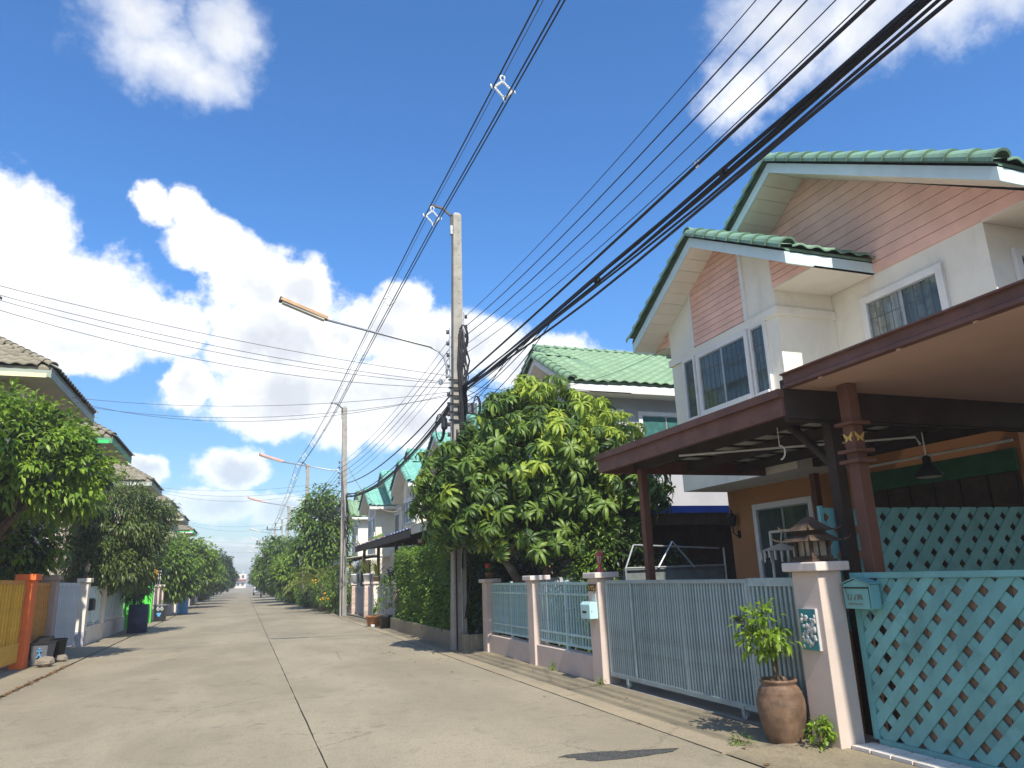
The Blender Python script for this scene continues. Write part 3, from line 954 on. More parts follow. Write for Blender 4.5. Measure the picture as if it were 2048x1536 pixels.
    for k, t0, t1 in ((-1, M0, MA - MH), (1, M1, MA + MH)):
        a, b = yy(t0, t1)
        so.box(XM - 0.02, XE + 0.6, a, b, 6.0, 6.02)
    for t0, t1 in ((B0, -BH), (B1, BH)):
        a, b = yy(t0, t1)
        so.box(XB - 0.02, XM - 0.03, a, b, 5.998, 6.018)
    so.build('soffit', 'soffit', h)
    for nm, A, Z, H, E, x0, x1 in (('bay', BA, BZ, BH, BE, XR1 + 0.03, XB - 0.004), ('main', MA, MZ, MH, ME, XR2 + 0.03, XM - 0.03)):
        for k in (-1, 1):
            P0, P1 = Vector((0, y(A + k * H), E - 0.25)), Vector((0, y(A), Z - 0.25))
            n = 1 if detail < 2 else max(4, round((P1 - P0).length / 0.26))
            for i in range(n):
                g = 0.007 / (P1 - P0).length if n > 1 else 0
                a_, b_ = P0.lerp(P1, i / n + g), P0.lerp(P1, (i + 1) / n - g)
                MB().hexa([(x0, a_.y, a_.z), (x1, a_.y, a_.z), (x1, b_.y, b_.z), (x0, b_.y, b_.z),
                           (x0, a_.y, a_.z + 0.02), (x1, a_.y, a_.z + 0.02), (x1, b_.y, b_.z + 0.02), (x0, b_.y, b_.z + 0.02)]).build('soffit_board', 'soffit', h)
    # windows of the bay and the main front
    zt, zb = 5.555, 4.33
    def win(t0, t1, z0, z1, x, **k):
        a, b = yy(t0, t1)
        return window(h, x, a, b, z0, z1, **k)
    if detail >= 1 or True:
        cw = ('glass', 'glass_curtain_dim') if detail == 2 else None
        big = win(-0.66, 0.90, zb, zt, XB, frame=0.09, panes=2, glass=win_glass, grille=detail == 2, curtain=cw)
        n1 = win(0.95, 1.36, zb, zt, XB, frame=0.045, panes=1, glass=win_glass, grille=detail == 2, curtain=('glass_curtain_dim',) if cw else None)
        n2 = win(-1.12, -0.71, zb, zt, XB, frame=0.045, panes=1, glass=win_glass, grille=detail == 2, curtain=('glass_curtain_dim',) if cw else None)
        win(-3.52, -2.02, 4.4, 5.70, XM, frame=0.11, panes=2, glass=win_glass, grille=detail == 2, curtain=('glass_curtain_dim', 'glass_curtain') if cw else None)
    # side windows, side air space
    side = min(y(M0), y(M1))
    window(h, side, 9.62, 11.3, 4.35, 5.66, out=-1, axis='y', frame=0.11, panes=2, glass='curtain_teal' if detail == 1 else win_glass)
    window(h, side, 13.4, 14.6, 4.35, 5.60, out=-1, axis='y', frame=0.11, panes=2, glass=win_glass)
    # front door and low window
    if detail:
        win(-0.55, 1.02, 0.25, 2.70, XG, frame=0.10, panes=2, glass='glass', grille=True)
    return h
gable_house(-1.6, -1, 'neighbouring cream house beyond the lattice gate, out of the picture to the right', 'cream', 'tile_green', 'white_trim', 'orange_wall', 'pink_board', 0)
HOUSE1 = gable_house(10.45, 1, 'cream two-storey house with salmon gable boards and green roof, nearest on the right', 'cream', 'tile_green', 'white_trim', 'orange_wall', 'pink_board', 2)
HOUSE2 = gable_house(18.38, -1, 'grey two-storey house with light green tiled roof behind the big mango tree', 'grey_wall', 'tile_light', 'white_trim', 'grey_wall', 'grey_wall', 1, 'glass_teal', shift=1.02)
for Y0, s, lab, wl, pk in ((30.3, 1, 'cream house hidden behind the mango tree, beyond the grey house', 'cream', 'cream'),
                       (38.1, -1, 'cream house with tall teal gables just left of the mango crown', 'cream', 'pinkish_wall'),
                       (50.2, 1, 'cream house with teal roof, second of the teal gables seen past the second pole', 'cream', 'pinkish_wall'),
                       (58.6, -1, 'farthest teal roofed house, its gable touching the second pole', 'cream', 'pinkish_wall')):
    gable_house(Y0, s, lab, wl, 'tile_teal' if Y0 < 55 else 'tile_light', 'white_trim', 'pinkish_wall', pk, 0, shift=1.02 if s < 0 else 0.0)

# ------------------------------------------------------------------ carports
def carport_near():
    t = thing('carport', 'brown steel carport roof over the blue-grey sliding gate', 'carport', (5.5, 9.6, 0.0))
    x0, x1, y0, y1 = 4.97, 8.0, 5.72, 9.86
    f = MB()
    f.box(x0, x0 + 0.06, y0, y1, 3.03, 3.215)
    f.build('front_beam', 'carport_brown', t)
    MB().box(x0 - 0.045, x0 + 0.08, y0 - 0.01, y1 + 0.01, 3.217, 3.30).build('flashing', 'carport_brown', t)
    MB().box(x0 + 0.06, x1, y1 - 0.06, y1 - 0.002, 3.02, 3.22).build('end_beam', 'carport_brown', t)
    MB().box(x0 + 0.06, 8.94, y0 + 0.002, y0 + 0.07, 2.98, 3.28).build('end_beam', 'carport_dark', t)
    MB().hexa([(x0 + 0.08, y0, 3.225), (8.98, y0, 3.20), (8.98, y1, 3.20), (x0 + 0.08, y1, 3.225), (x0 + 0.08, y0, 3.255), (8.98, y0, 3.23), (8.98, y1, 3.23), (x0 + 0.08, y1, 3.255)]).build('roof_sheet', 'panel_grey', t)
    for x in (5.55, 6.5, 7.45, 8.3):
        MB().box(x, x + 0.10, y0 + 0.075, y1 - 0.065, 3.06, 3.19).build('beam', 'carport_dark', t)
    n = 9
    for i in range(n):
        yb = y0 + 0.35 + (y1 - y0 - 0.6) * i / (n - 1)
        MB().box(x0 + 0.065, 8.9, yb, yb + 0.05, 3.192, 3.222).build('purlin', 'carport_dark', t)
    for (x, yb) in ((5.50, 9.52), (8.72, 9.52)):
        MB().box(x, x + 0.11, yb, yb + 0.11, 0.02, 3.058).build('post', 'post_brown', t, bevel=0.006)
    p = MB().box(5.62, 5.74, 5.80, 5.92, 0.02, 3.055)
    p.build('post', 'carport_dark', t)
    MB().tube([(5.68, 5.86, 2.52), (5.66, 6.0, 2.68), (5.6, 6.28, 3.0), (5.59, 6.36, 3.06)], 0.05, 8).build('brace', 'carport_dark', t, smooth=True)
    # hooks, water pipe under the roof
    MB().tube([(5.2, 8.0, 3.0), (7.4, 6.35, 3.0), (7.4, 6.3, 2.9)], 0.014, 6).build('pipe', 'pvc_white', t)
    ring = [(5.45 + 0.0, 6.40 + 0.075 * math.cos(a), 2.78 + 0.075 * math.sin(a)) for a in [math.pi * (0.5 + k / 10) for k in range(11)]]
    MB().tube(ring + [(5.45, 6.40, 2.705)], 0.009, 6).build('ring_hook', 'pvc_white', t)
    MB().tube([(5.45, 6.4, 2.855), (5.45, 6.4, 3.06)], 0.005, 5).build('hook_wire', 'pvc_white', t)
    return t
carport_near()
def carport_beside():
    t = thing('carport', 'carport with beige ceiling and brown gutter over the lattice gate, cut by the right edge', 'carport', (5.5, 5.4, 0.0))
    x0, y1 = 5.03, 5.70
    # gutter profile swept along the street side
    prof = [(-0.05, 3.30), (0.03, 3.30), (0.03, 3.335), (0.06, 3.335), (0.06, 3.45), (-0.065, 3.45), (-0.065, 3.435), (-0.03, 3.43), (-0.03, 3.345), (-0.05, 3.335)]
    MB().slab([(x0 + a, -2.0, b) for a, b in prof], (0, y1 + 2.0, 0)).build('gutter', 'carport_brown', t)
    MB().box(x0 + 0.03, 9.1, -2.0, y1 - 0.01, 3.302, 3.32).build('ceiling', 'ceiling_beige', t)
    MB().box(x0 + 0.06, 9.1, -2.0, y1 - 0.005, 3.40, 3.43).build('roof_sheet', 'carport_brown', t)
    for yb in (5.2, 4.3, 3.6, 2.6):
        MB().box(x0 - 0.02, x0 + 0.012, yb, yb + 0.035, 3.28, 3.298).build('bracket', 'ceiling_beige', t)
    MB().box(5.0, 9.1, y1 - 0.008, y1 + 0.05, 3.0, 3.395).build('end_beam', 'carport_dark', t)
    px, py = 5.52, 5.42
    MB().box(px - 0.065, px + 0.065, py - 0.065, py + 0.065, 0.02, 3.30).build('post', 'post_brown', t, bevel=0.008)
    for zc, hw in ((2.90, 0.115), (2.63, 0.12), (2.53, 0.12)):
        MB().box(px - hw, px + hw, py - hw, py + hw, zc - 0.018, zc + 0.018).build('collar', 'post_brown', t, bevel=0.006)
    # gilt butterflies on the collar
    for fx, fy, nx, ny in ((px - 0.068, py, -1, 0), (px, py - 0.068, 0, -1)):
        b = MB()
        for sg in (-1, 1):
            pts = [(0.0, 0.0), (0.055, 0.05), (0.05, 0.005), (0.032, -0.008), (0.04, -0.045), (0.012, -0.03)]
            if nx:
                b.slab([(fx, fy + sg * a, 2.765 + q) for a, q in pts], (-0.008, 0, 0))
            else:
                b.slab([(fx + sg * a, fy, 2.765 + q) for a, q in pts], (0, -0.008, 0))
        b.build('butterfly', 'gold', t)
    return t
carport_beside()
def carport_row(y0, y1, label, z=3.05, x0=5.1, depth=3.85, posts=4, sheet='carport_dark'):
    t = thing('carport', label, 'carport', (x0 + 0.4, y0, 0.0))
    MB().box(x0, x0 + 0.06, y0, y1, z - 0.14, z + 0.10).build('front_beam', 'carport_dark' if sheet == 'carport_dark' else 'panel_grey', t)
    MB().hexa([(x0 - 0.02, y0, z + 0.105), (x0 + depth, y0, z + 0.35), (x0 + depth, y1, z + 0.35), (x0 - 0.02, y1, z + 0.105),
               (x0 - 0.02, y0, z + 0.135), (x0 + depth, y0, z + 0.38), (x0 + depth, y1, z + 0.38), (x0 - 0.02, y1, z + 0.135)]).build('roof_sheet', sheet, t)
    n = int((y1 - y0) / 0.8)
    for i in range(n):
        yb = y0 + (y1 - y0) * (i + 0.5) / n
        MB().hexa([(x0 + 0.06, yb, z - 0.04), (x0 + depth, yb, z + 0.2), (x0 + depth, yb + 0.06, z + 0.2), (x0 + 0.06, yb + 0.06, z - 0.04),
                   (x0 + 0.06, yb, z + 0.06), (x0 + depth, yb, z + 0.30), (x0 + depth, yb + 0.06, z + 0.30), (x0 + 0.06, yb + 0.06, z + 0.06)]).build('rafter', 'wood_dark', t)
    for i in range(posts):
        yb = y0 + 0.3 + (y1 - y0 - 0.7) * i / (posts - 1)
        MB().box(x0 + 0.35, x0 + 0.47, yb, yb + 0.12, 0.02, z - 0.02 + 0.02).build('post', 'wood_dark', t)
    return t
cp = carport_row(24.2, 37.2, 'long dark carport with striped roof edge before the teal houses')
for i in range(46):          # bright clips of the corrugated edge
    yb = 24.3 + 12.7 * i / 45
    MB().box(5.07, 5.10, yb, yb + 0.13, 3.188, 3.222).build('edge_clip', ('red_sheet', 'paper', 'blue_sheet')[(i * 7 // 3) % 3] if i > 12 else ('blue_sheet', 'paper')[i % 2], cp)
carport_row(18.2, 24.0, 'grey edged carport joining the mango tree, left of the trunk', z=3.12, posts=3, sheet='panel_grey')
carport_row(40.5, 46.0, 'small pale carport roof between the palm and the second pole', z=2.6, posts=3, sheet='panel_grey', x0=4.95, depth=2.0)
bl = thing('awning', 'blue edged awning beside the grey house wall, under the near carport', 'awning', (8.4, 14.6, 0.0))
MB().box(7.4, 12.6, 14.55, 16.2, 2.86, 2.90).build('sheet', 'panel_grey', bl)
MB().box(7.38, 12.6, 14.50, 14.55, 2.82, 2.98).build('edge', 'blue_sheet', bl)
MB().box(7.5, 12.5, 16.0, 16.06, 0.02, 2.85).build('shade_screen', 'wood_dark', bl)  # dark sheet added to stand in for the shade under the awning
MB().box(7.5, 12.5, 14.56, 14.62, 2.55, 2.81).build('valance', 'wood_dark', bl)
MB().box(7.45, 7.55, 14.6, 14.7, 0.02, 2.86).build('post', 'wood_dark', bl)
MB().box(12.4, 12.5, 14.6, 14.7, 0.02, 2.86).build('post', 'wood_dark', bl)
# white side wing of the grey house seen under the carport

# ------------------------------------------------------------------ gate pillars
def pillar(label, x0, x1, y0, y1, zt, mat, cap, capw=0.06, caph=0.085, base=0.0, group=None, plinth=None, name='gate_pillar'):
    t = thing(name, label, 'pillar', ((x0 + x1) / 2, (y0 + y1) / 2, base))
    MB().box(x0, x1, y0, y1, base - 0.02, zt - caph).build('shaft', mat, t, bevel=0.008)
    MB().box(x0 - capw, x1 + capw, y0 - capw, y1 + capw, zt - caph + 0.001, zt).build('cap', cap, t, bevel=0.012)
    if plinth:
        MB().box(x0 - 0.012, x1 + 0.012, y0 - 0.012, y1 + 0.012, base - 0.02, base + plinth[1]).build('plinth', plinth[0], t)
    return t
pillar('pink pillar carrying the tiered wooden lantern, between sliding gate and lattice gate', 4.95, 5.22, 5.53, 5.88, 1.61, 'pillar_pink', 'cap_pale')
pillar('sunlit pink pillar with red lantern and letterbox at the far end of the sliding gate', 4.95, 5.23, 10.10, 10.42, 1.58, 'pillar_pink', 'cap_pale')
pillar('pink pillar between the two pale blue fence panels', 4.95, 5.23, 12.78, 13.08, 1.56, 'pillar_pink', 'cap_pale')
pillar('shaded pink pillar under the mango tree with a flower pot on top', 4.95, 5.22, 15.55, 15.85, 1.52, 'pillar_pink', 'cap_pale')

# ------------------------------------------------------------------ sliding gate of vertical bars
def bar_gate(label, x, y0, y1, z0, z1, pitch, bw, mat, name='sliding_gate', posts=(), top=0.045, bot=0.06, rails=(), wheels=()):
    t = thing(name, label, 'gate', (x, y0, 0.0))
    MB().box(x - 0.022, x + 0.022, y0, y1, z1 - top, z1).build('top_rail', mat, t, bevel=0.004)
    MB().box(x - 0.022, x + 0.022, y0, y1, z0, z0 + bot).build('bottom_rail', mat, t, bevel=0.004)
    for yp in (y0 + 0.025, y1 - 0.025) + tuple(posts):
        MB().box(x - 0.02, x + 0.024, yp - 0.025, yp + 0.025, z0 + bot, z1 - top).build('stile', mat, t, bevel=0.004)
    for zr in rails:
        MB().box(x + 0.002, x + 0.022, y0 + 0.05, y1 - 0.05, zr - 0.018, zr + 0.018).build('cross_rail', mat, t)
    n = int((y1 - y0 - 0.08) / pitch)
    me = mesh_of(MB().box(-bw * 0.35, bw * 0.35, -bw / 2, bw / 2, 0, z1 - z0 - top - bot), 'bar', mat)
    for i in range(n):
        yb = y0 + 0.05 + (y1 - y0 - 0.10) * (i + 0.5) / n
        if any(abs(yb - q) < 0.045 for q in posts):
            continue
        piece('bar', me, t, (x - 0.004, yb, z0 + bot))
    for yw in wheels:
        w = MB().tube([(x - 0.015, yw, z0 - 0.05), (x + 0.015, yw, z0 - 0.05)], 0.05, 12)
        w.box(x - 0.03, x - 0.018, yw - 0.025, yw + 0.025, z0 - 0.06, z0 + 0.03)
        w.build('wheel', 'gate_blue', t)
    return t
g = bar_gate('wide blue-grey sliding gate of close vertical bars under the brown carport', 5.07, 6.72, 10.06, 0.13, 1.46, 0.060, 0.031, 'gate_blue', posts=(8.05, 9.3), wheels=(9.55, 7.0))
bolt = MB().box(5.0, 5.04, 6.83, 6.93, 1.02, 1.08)
bolt.tube([(5.01, 6.86, 1.03), (4.99, 6.80, 0.98), (5.0, 6.74, 0.99)], 0.01, 6)
bolt.build('padlock', 'black_plastic', g)
g = bar_gate('narrow blue-grey wicket gate of vertical bars behind the jar', 5.06, 5.90, 6.70, 0.12, 1.47, 0.066, 0.036, 'gate_blue', name='wicket_gate', top=0.085)
MB().box(5.02, 5.036, 6.66, 6.74, 0.9, 1.0).build('latch', 'black_plastic', g)

# ------------------------------------------------------------------ low walls and pale blue fence panels
def fence_panel(label, x, y0, y1, z0, z1, pitch=0.105):
    t = thing('fence_panel', label, 'fence', (x, y0, z0))
    MB().box(x - 0.02, x + 0.02, y0, y1, z1 - 0.045, z1).build('top_rail', 'fence_aqua', t)
    MB().box(x - 0.018, x + 0.018, y0, y1, z1 - 0.215, z1 - 0.18).build('upper_rail', 'fence_aqua', t)
    MB().box(x - 0.018, x + 0.018, y0, y1, z0 + 0.22, z0 + 0.255).build('lower_rail', 'fence_aqua', t)
    MB().box(x - 0.02, x + 0.02, y0, y1, z0 + 0.06, z0 + 0.10).build('bottom_rail', 'fence_aqua', t)
    n = int((y1 - y0) / pitch)
    me = mesh_of(MB().box(-0.013, 0.013, -0.013, 0.013, 0, z1 - z0 - 0.145), 'bar', 'fence_aqua')
    for i in range(n):
        piece('bar', me, t, (x - 0.001, y0 + (y1 - y0) * (i + 0.5) / n, z0 + 0.10))
    m = (y0 + y1) / 2
    MB().box(x - 0.026, x + 0.026, m - 0.026, m + 0.026, z0 - 0.02, z1 + 0.03).build('post', 'fence_aqua', t)
    return t
solo(MB().box(4.99, 5.19, 10.423, 12.777, -0.05, 0.37), 'low_wall', 'pillar_pink', 'low pink wall under the sunlit fence panel beside the letterbox pillar', 'wall', (5.09, 10.43, 0.0), bevel=0.01)
solo(MB().box(4.99, 5.19, 13.083, 15.547, -0.05, 0.37), 'low_wall', 'pillar_pink', 'low pink wall in mango shade between the two farther pillars', 'wall', (5.09, 13.1, 0.0), bevel=0.01)
fence_panel('pale blue steel fence panel in sun beside the letterbox pillar', 5.09, 10.425, 12.775, 0.37, 1.44)
fence_panel('pale blue steel fence panel in the shade of the mango tree', 5.09, 13.085, 15.545, 0.37, 1.43)

# ------------------------------------------------------------------ lattice gate and lattice screen
def lattice(parent, a0, a1, b0, b1, pt, step, width, thick, mat, front=1):
    """diagonal slats clipped to the rectangle a0..a1 x b0..b1; pt(a, b, off) gives the world point"""
    for layer, sg in ((0, front), (1, -front)):
        c = (a0 - (b1 - b0)) if sg > 0 else a0
        lo, hi = (a0 - b1, a1 - b0) if sg > 0 else (a0 + b0, a1 + b1)
        k = lo - step
        nrm = (1 / math.sqrt(2), -sg / math.sqrt(2))
        while k < hi + step:
            q = [(a0, b0), (a1, b0), (a1, b1), (a0, b1)]
            cc = k / math.sqrt(2)
            q = clip_poly(q, nrm, cc + width / 2)
            if len(q) >= 3:
                q = clip_poly(q, (-nrm[0], -nrm[1]), -(cc - width / 2))
            if len(q) >= 3:
                o0 = layer * (thick + 0.001)
                p = [pt(a, b, o0) for a, b in q]
                d = Vector(pt(0, 0, o0 + thick)) - Vector(pt(0, 0, o0))
                MB().slab(p, d).build('slat', mat, parent)
            k += step
t = thing('lattice_gate', 'turquoise wooden lattice gate at the right edge, with a hanging letterbox', 'gate', (5.33, 3.2, 0.0))
lattice(t, 2.6, 5.44, 0.10, 1.45, lambda a, b, o: (5.30 + o, a, b), 0.228, 0.089, 0.012, 'turquoise', -1)
MB().box(5.285, 5.345, 2.6, 5.50, 1.452, 1.50).build('top_rail', 'turquoise', t)
MB().box(5.292, 5.34, 5.44, 5.50, 0.09, 1.452).build('end_stile', 'turquoise', t)
MB().box(5.292, 5.34, 2.6, 5.44, 0.055, 0.098).build('bottom_rail', 'turquoise', t)
# plank sheet fixed behind the slats, seen as brown through the openings
for i in range(14):
    yb = 2.6 + 0.2 * i
    if yb < 5.1:
        MB().box(5.342, 5.356, yb + 0.003, yb + 0.197, 0.10, 1.44).build('backing_board', 'slat_back', t)
t = thing('lattice_screen', 'tall turquoise lattice screen standing between the two carports', 'screen', (5.5, 5.98, 0.0))
lattice(t, 5.50, 9.0, 0.95, 2.14, lambda a, b, o: (a, 5.95 + o, b), 0.252, 0.104, 0.012, 'turquoise')
MB().box(5.46, 5.50, 5.945, 5.985, 0.02, 2.16).build('post', 'turquoise', t)
solo(MB().box(5.36, 9.0, 5.94, 6.04, 0.0, 0.94), 'boundary_wall', 'orange_wall', 'low orange boundary wall under the tall lattice screen', 'wall', (7, 5.99, 0.0))
# tiled step under the lattice gate
t = thing('tiled_step', 'pale tiled step under the turquoise lattice gate', 'step', (5.3, 4.0, 0.0))
MB().box(5.055, 5.60, -2, 5.527, -0.05, 0.05).build('bed', 'kerb_grout', t)
for i in range(24):
    yb = 5.52 - 0.215 * (i + 1)
    MB().box(5.045, 5.28, yb + 0.012, yb + 0.203, 0.03, 0.058).build('tile', 'tile_kerb', t)

# ------------------------------------------------------------------ letterboxes, lanterns, plates
t = thing('letterbox', 'turquoise letterbox with faded lettering on the lattice gate', 'letterbox', (5.25, 5.33, 1.18))
b = MB().slab([(5.17, 5.17, 1.19), (5.17, 5.48, 1.19), (5.17, 5.48, 1.40), (5.17, 5.325, 1.445), (5.17, 5.17, 1.40)], (0.115, 0, 0))
b.build('body', 'turquoise', t, bevel=0.004)
MB().box(5.163, 5.172, 5.185, 5.465, 1.365, 1.378).build('slot', 'black_plastic', t)
MB().box(5.1655, 5.172, 5.18, 5.184, 1.20, 1.385).build('seam', 'black_plastic', t)
MB().slab([(5.155, 5.16, 1.402), (5.155, 5.325, 1.452), (5.155, 5.49, 1.402), (5.155, 5.49, 1.412), (5.155, 5.325, 1.462), (5.155, 5.16, 1.412)], (0.145, 0, 0)).build('lid', 'turquoise', t)
pr = MB()                     # worn lettering "U / M" and a line below
def stroke(mb, a, b, x=5.166, w=0.011):
    mb.bar((x, a[0], a[1]), (x, b[0], b[1]), 0.004, w, up=(0, 0.3, 1))
Yb = lambda q: 5.43 - q
for a_, b_ in (((0.0, 1.31), (0.0, 1.27)), ((0.0, 1.27), (0.035, 1.27)), ((0.035, 1.27), (0.035, 1.312)), ((-0.01, 1.312), (0.012, 1.312)),
               ((0.075, 1.265), (0.088, 1.315)),
               ((0.115, 1.268), (0.115, 1.31)), ((0.115, 1.31), (0.155, 1.31)), ((0.155, 1.31), (0.16, 1.268)), ((0.135, 1.305), (0.137, 1.275)),
               ((0.0, 1.232), (0.16, 1.232)), ((-0.02, 1.36), (-0.012, 1.325))):
    stroke(pr, (Yb(a_[0]), a_[1]), (Yb(b_[0]), b_[1]))
pr.build('lettering', 'rust_print', t)
t = thing('letterbox', 'small pale blue metal letterbox on the sunlit pillar', 'letterbox', (4.88, 10.30, 0.92))
pts = [(4.81, 0.92), (4.945, 0.92), (4.945, 1.16), (4.845, 1.16), (4.81, 1.12)]
MB().slab([(a, 10.13, b_) for a, b_ in pts], (0, 0.32, 0)).build('body', 'mailbox_aqua', t, bevel=0.006)
MB().box(4.806, 4.812, 10.24, 10.38, 1.0, 1.03).build('slot', 'black_plastic', t)
MB().box(4.84, 4.85, 10.122, 10.131, 1.02, 1.035).build('lock', 'black_plastic', t)
t = thing('number_plate', 'dark house number plate with gold figures on the sunlit pillar', 'plate', (4.94, 10.27, 1.3))
MB().box(4.93, 4.948, 10.15, 10.40, 1.31, 1.41).build('board', 'number_plate', t)
nb = MB()
def fig(mb, pts, y, z, s=0.055):
    for (a, b_), (c, d) in zip(pts[:-1], pts[1:]):
        mb.bar((4.925, y - a * s, z + b_ * s), (4.925, y - c * s, z + d * s), 0.006, 0.009, up=(0, 0.3, 1))
six7 = [(0, 1), (0.6, 1), (0.2, 0)]
nine = [(0.6, 0.55), (0, 0.55), (0, 1), (0.6, 1), (0.6, 0), (0.1, 0)]
fig(nb, six7, 10.38, 1.332); fig(nb, [(0.0, 0), (0.5, 1)], 10.325, 1.332); fig(nb, nine, 10.28, 1.332); fig(nb, nine, 10.225, 1.332); fig(nb, [(0, -0.1), (0.05, 0.1)], 10.18, 1.332)
nb.build('figures', 'gold', t)
t = solo(MB().box(4.94, 4.948, 10.17, 10.29, 1.17, 1.28), 'notice', 'paper', 'small yellowed notice stuck under the gold number plate', 'notice', (4.944, 10.23, 1.17))
solo(MB().box(5.055, 5.062, 10.48, 10.66, 1.19, 1.36), 'notice', 'paper', 'square grey notice tied to the sunlit fence panel', 'notice', (5.06, 10.57, 1.19))
def pagoda_lantern():
    t = thing('lantern', 'dark wooden tiered temple-style lantern on the near pillar', 'lantern', (5.085, 5.705, 1.61))
    c = (5.085, 5.705)
    def tier(name, z, hw, top, h, steps=4):
        m = MB()
        for i in range(steps):
            k0 = hw + (top - hw) * i / steps
            z0 = z + h * (i / steps) ** 1.25
            z1 = z + h * ((i + 1) / steps) ** 1.25
            k1 = hw + (top - hw) * (i + 0.75) / steps
            m.hexa([(c[0] - k0, c[1] - k0, z0), (c[0] + k0, c[1] - k0, z0), (c[0] + k0, c[1] + k0, z0), (c[0] - k0, c[1] + k0, z0),
                    (c[0] - k1, c[1] - k1, z1), (c[0] + k1, c[1] - k1, z1), (c[0] + k1, c[1] + k1, z1), (c[0] - k1, c[1] + k1, z1)])
        return m.build(name, 'lantern_wood', t)
    MB().box(c[0] - 0.15, c[0] + 0.15, c[1] - 0.15, c[1] + 0.15, 1.611, 1.635).build('base', 'lantern_wood', t)
    MB().box(c[0] - 0.125, c[0] + 0.125, c[1] - 0.125, c[1] + 0.125, 1.635, 1.665).build('base_step', 'lantern_wood', t)
    MB().box(c[0] - 0.085, c[0] + 0.085, c[1] - 0.085, c[1] + 0.085, 1.666, 1.80).build('glass_box', 'lantern_glass', t)
    for sx in (-1, 1):
        for sy in (-1, 1):
            MB().box(c[0] + sx * 0.10 - 0.014, c[0] + sx * 0.10 + 0.014, c[1] + sy * 0.10 - 0.014, c[1] + sy * 0.10 + 0.014, 1.666, 1.81).build('post', 'lantern_wood', t)
    for sx, sy in ((-1, 0), (1, 0), (0, -1), (0, 1)):
        MB().box(c[0] + sx * 0.088 - 0.006, c[0] + sx * 0.088 + 0.006, c[1] + sy * 0.088 - 0.006, c[1] + sy * 0.088 + 0.006, 1.666, 1.80).build('glazing_bar', 'lantern_wood', t)
    r1 = tier('lower_roof', 1.80, 0.21, 0.10, 0.075)
    MB().box(c[0] - 0.10, c[0] + 0.10, c[1] - 0.10, c[1] + 0.10, 1.86, 1.905).build('neck', 'lantern_wood', t)
    r2 = tier('upper_roof', 1.90, 0.165, 0.02, 0.13, 5)
    MB().lathe([(0.02, 0), (0.008, 0.02), (0.014, 0.04), (0.003, 0.085)], (c[0], c[1], 2.025), 8).build('finial', 'lantern_wood', t, smooth=True)
    for rt, hw, z in ((r1, 0.205, 1.81), (r2, 0.16, 1.91)):
        for sx in (-1, 1):
            for sy in (-1, 1):
                m = MB()
                m.tube([(c[0] + sx * hw, c[1] + sy * hw, z), (c[0] + sx * (hw + 0.03), c[1] + sy * (hw + 0.03), z + 0.012), (c[0] + sx * (hw + 0.045), c[1] + sy * (hw + 0.045), z + 0.04)], [0.012, 0.008, 0.003], 5)
                m.build('horn', 'lantern_wood', rt)
pagoda_lantern()
def post_lantern(label, c, z, mat, name='lantern', k=1.0):
    t = thing(name, label, 'lantern', (c[0], c[1], z))
    MB().lathe([(0.062 * k, 0), (0.058 * k, 0.012 * k), (0.03 * k, 0.07 * k), (0.024 * k, 0.115 * k), (0.04 * k, 0.125 * k)], (c[0], c[1], z), 8).build('foot', mat, t)
    MB().lathe([(0.032 * k, 0.126 * k), (0.055 * k, 0.245 * k)], (c[0], c[1], z), 6).build('glass', 'lantern_glass', t)
    for i in range(6):
        a = 2 * math.pi * i / 6
        MB().bar((c[0] + 0.036 * k * math.cos(a), c[1] + 0.036 * k * math.sin(a), z + 0.125 * k), (c[0] + 0.06 * k * math.cos(a), c[1] + 0.06 * k * math.sin(a), z + 0.248 * k), 0.008 * k, 0.008 * k).build('rib', mat, t)
    MB().lathe([(0.072 * k, 0.248 * k), (0.068 * k, 0.258 * k), (0.025 * k, 0.305 * k), (0.012 * k, 0.315 * k), (0.012 * k, 0.33 * k), (0.004 * k, 0.345 * k)], (c[0], c[1], z), 8).build('hood', mat, t)
    return t
post_lantern('red post lantern on the sunlit pillar', (5.09, 10.26), 1.58, 'red_lantern')
# flower relief on the near pillar
t = thing('relief_panel', 'flower relief panel in teal and white on the near pillar', 'panel', (4.93, 5.70, 0.83))
MB().box(4.925, 4.949, 5.60, 5.82, 0.83, 1.19).build('ground_plate', 'relief_teal', t)
rg = np.random.default_rng(3)
for i in range(52):
    yy_, zz = 5.62 + 0.18 * rg.random(), 0.86 + 0.27 * rg.random()
    MB().ball((4.922, yy_, zz), 0.015 + 0.013 * rg.random(), 7, 4, 0.35, 0.6 + 0.6 * rg.random(), 0.6 + 0.7 * rg.random()).build('petal', 'relief_white', t, smooth=True)
MB().box(4.921, 4.949, 5.595, 5.605, 0.83, 1.195).build('edge', 'relief_white', t)
MB().box(4.921, 4.949, 5.607, 5.82, 1.188, 1.196).build('edge', 'relief_white', t)

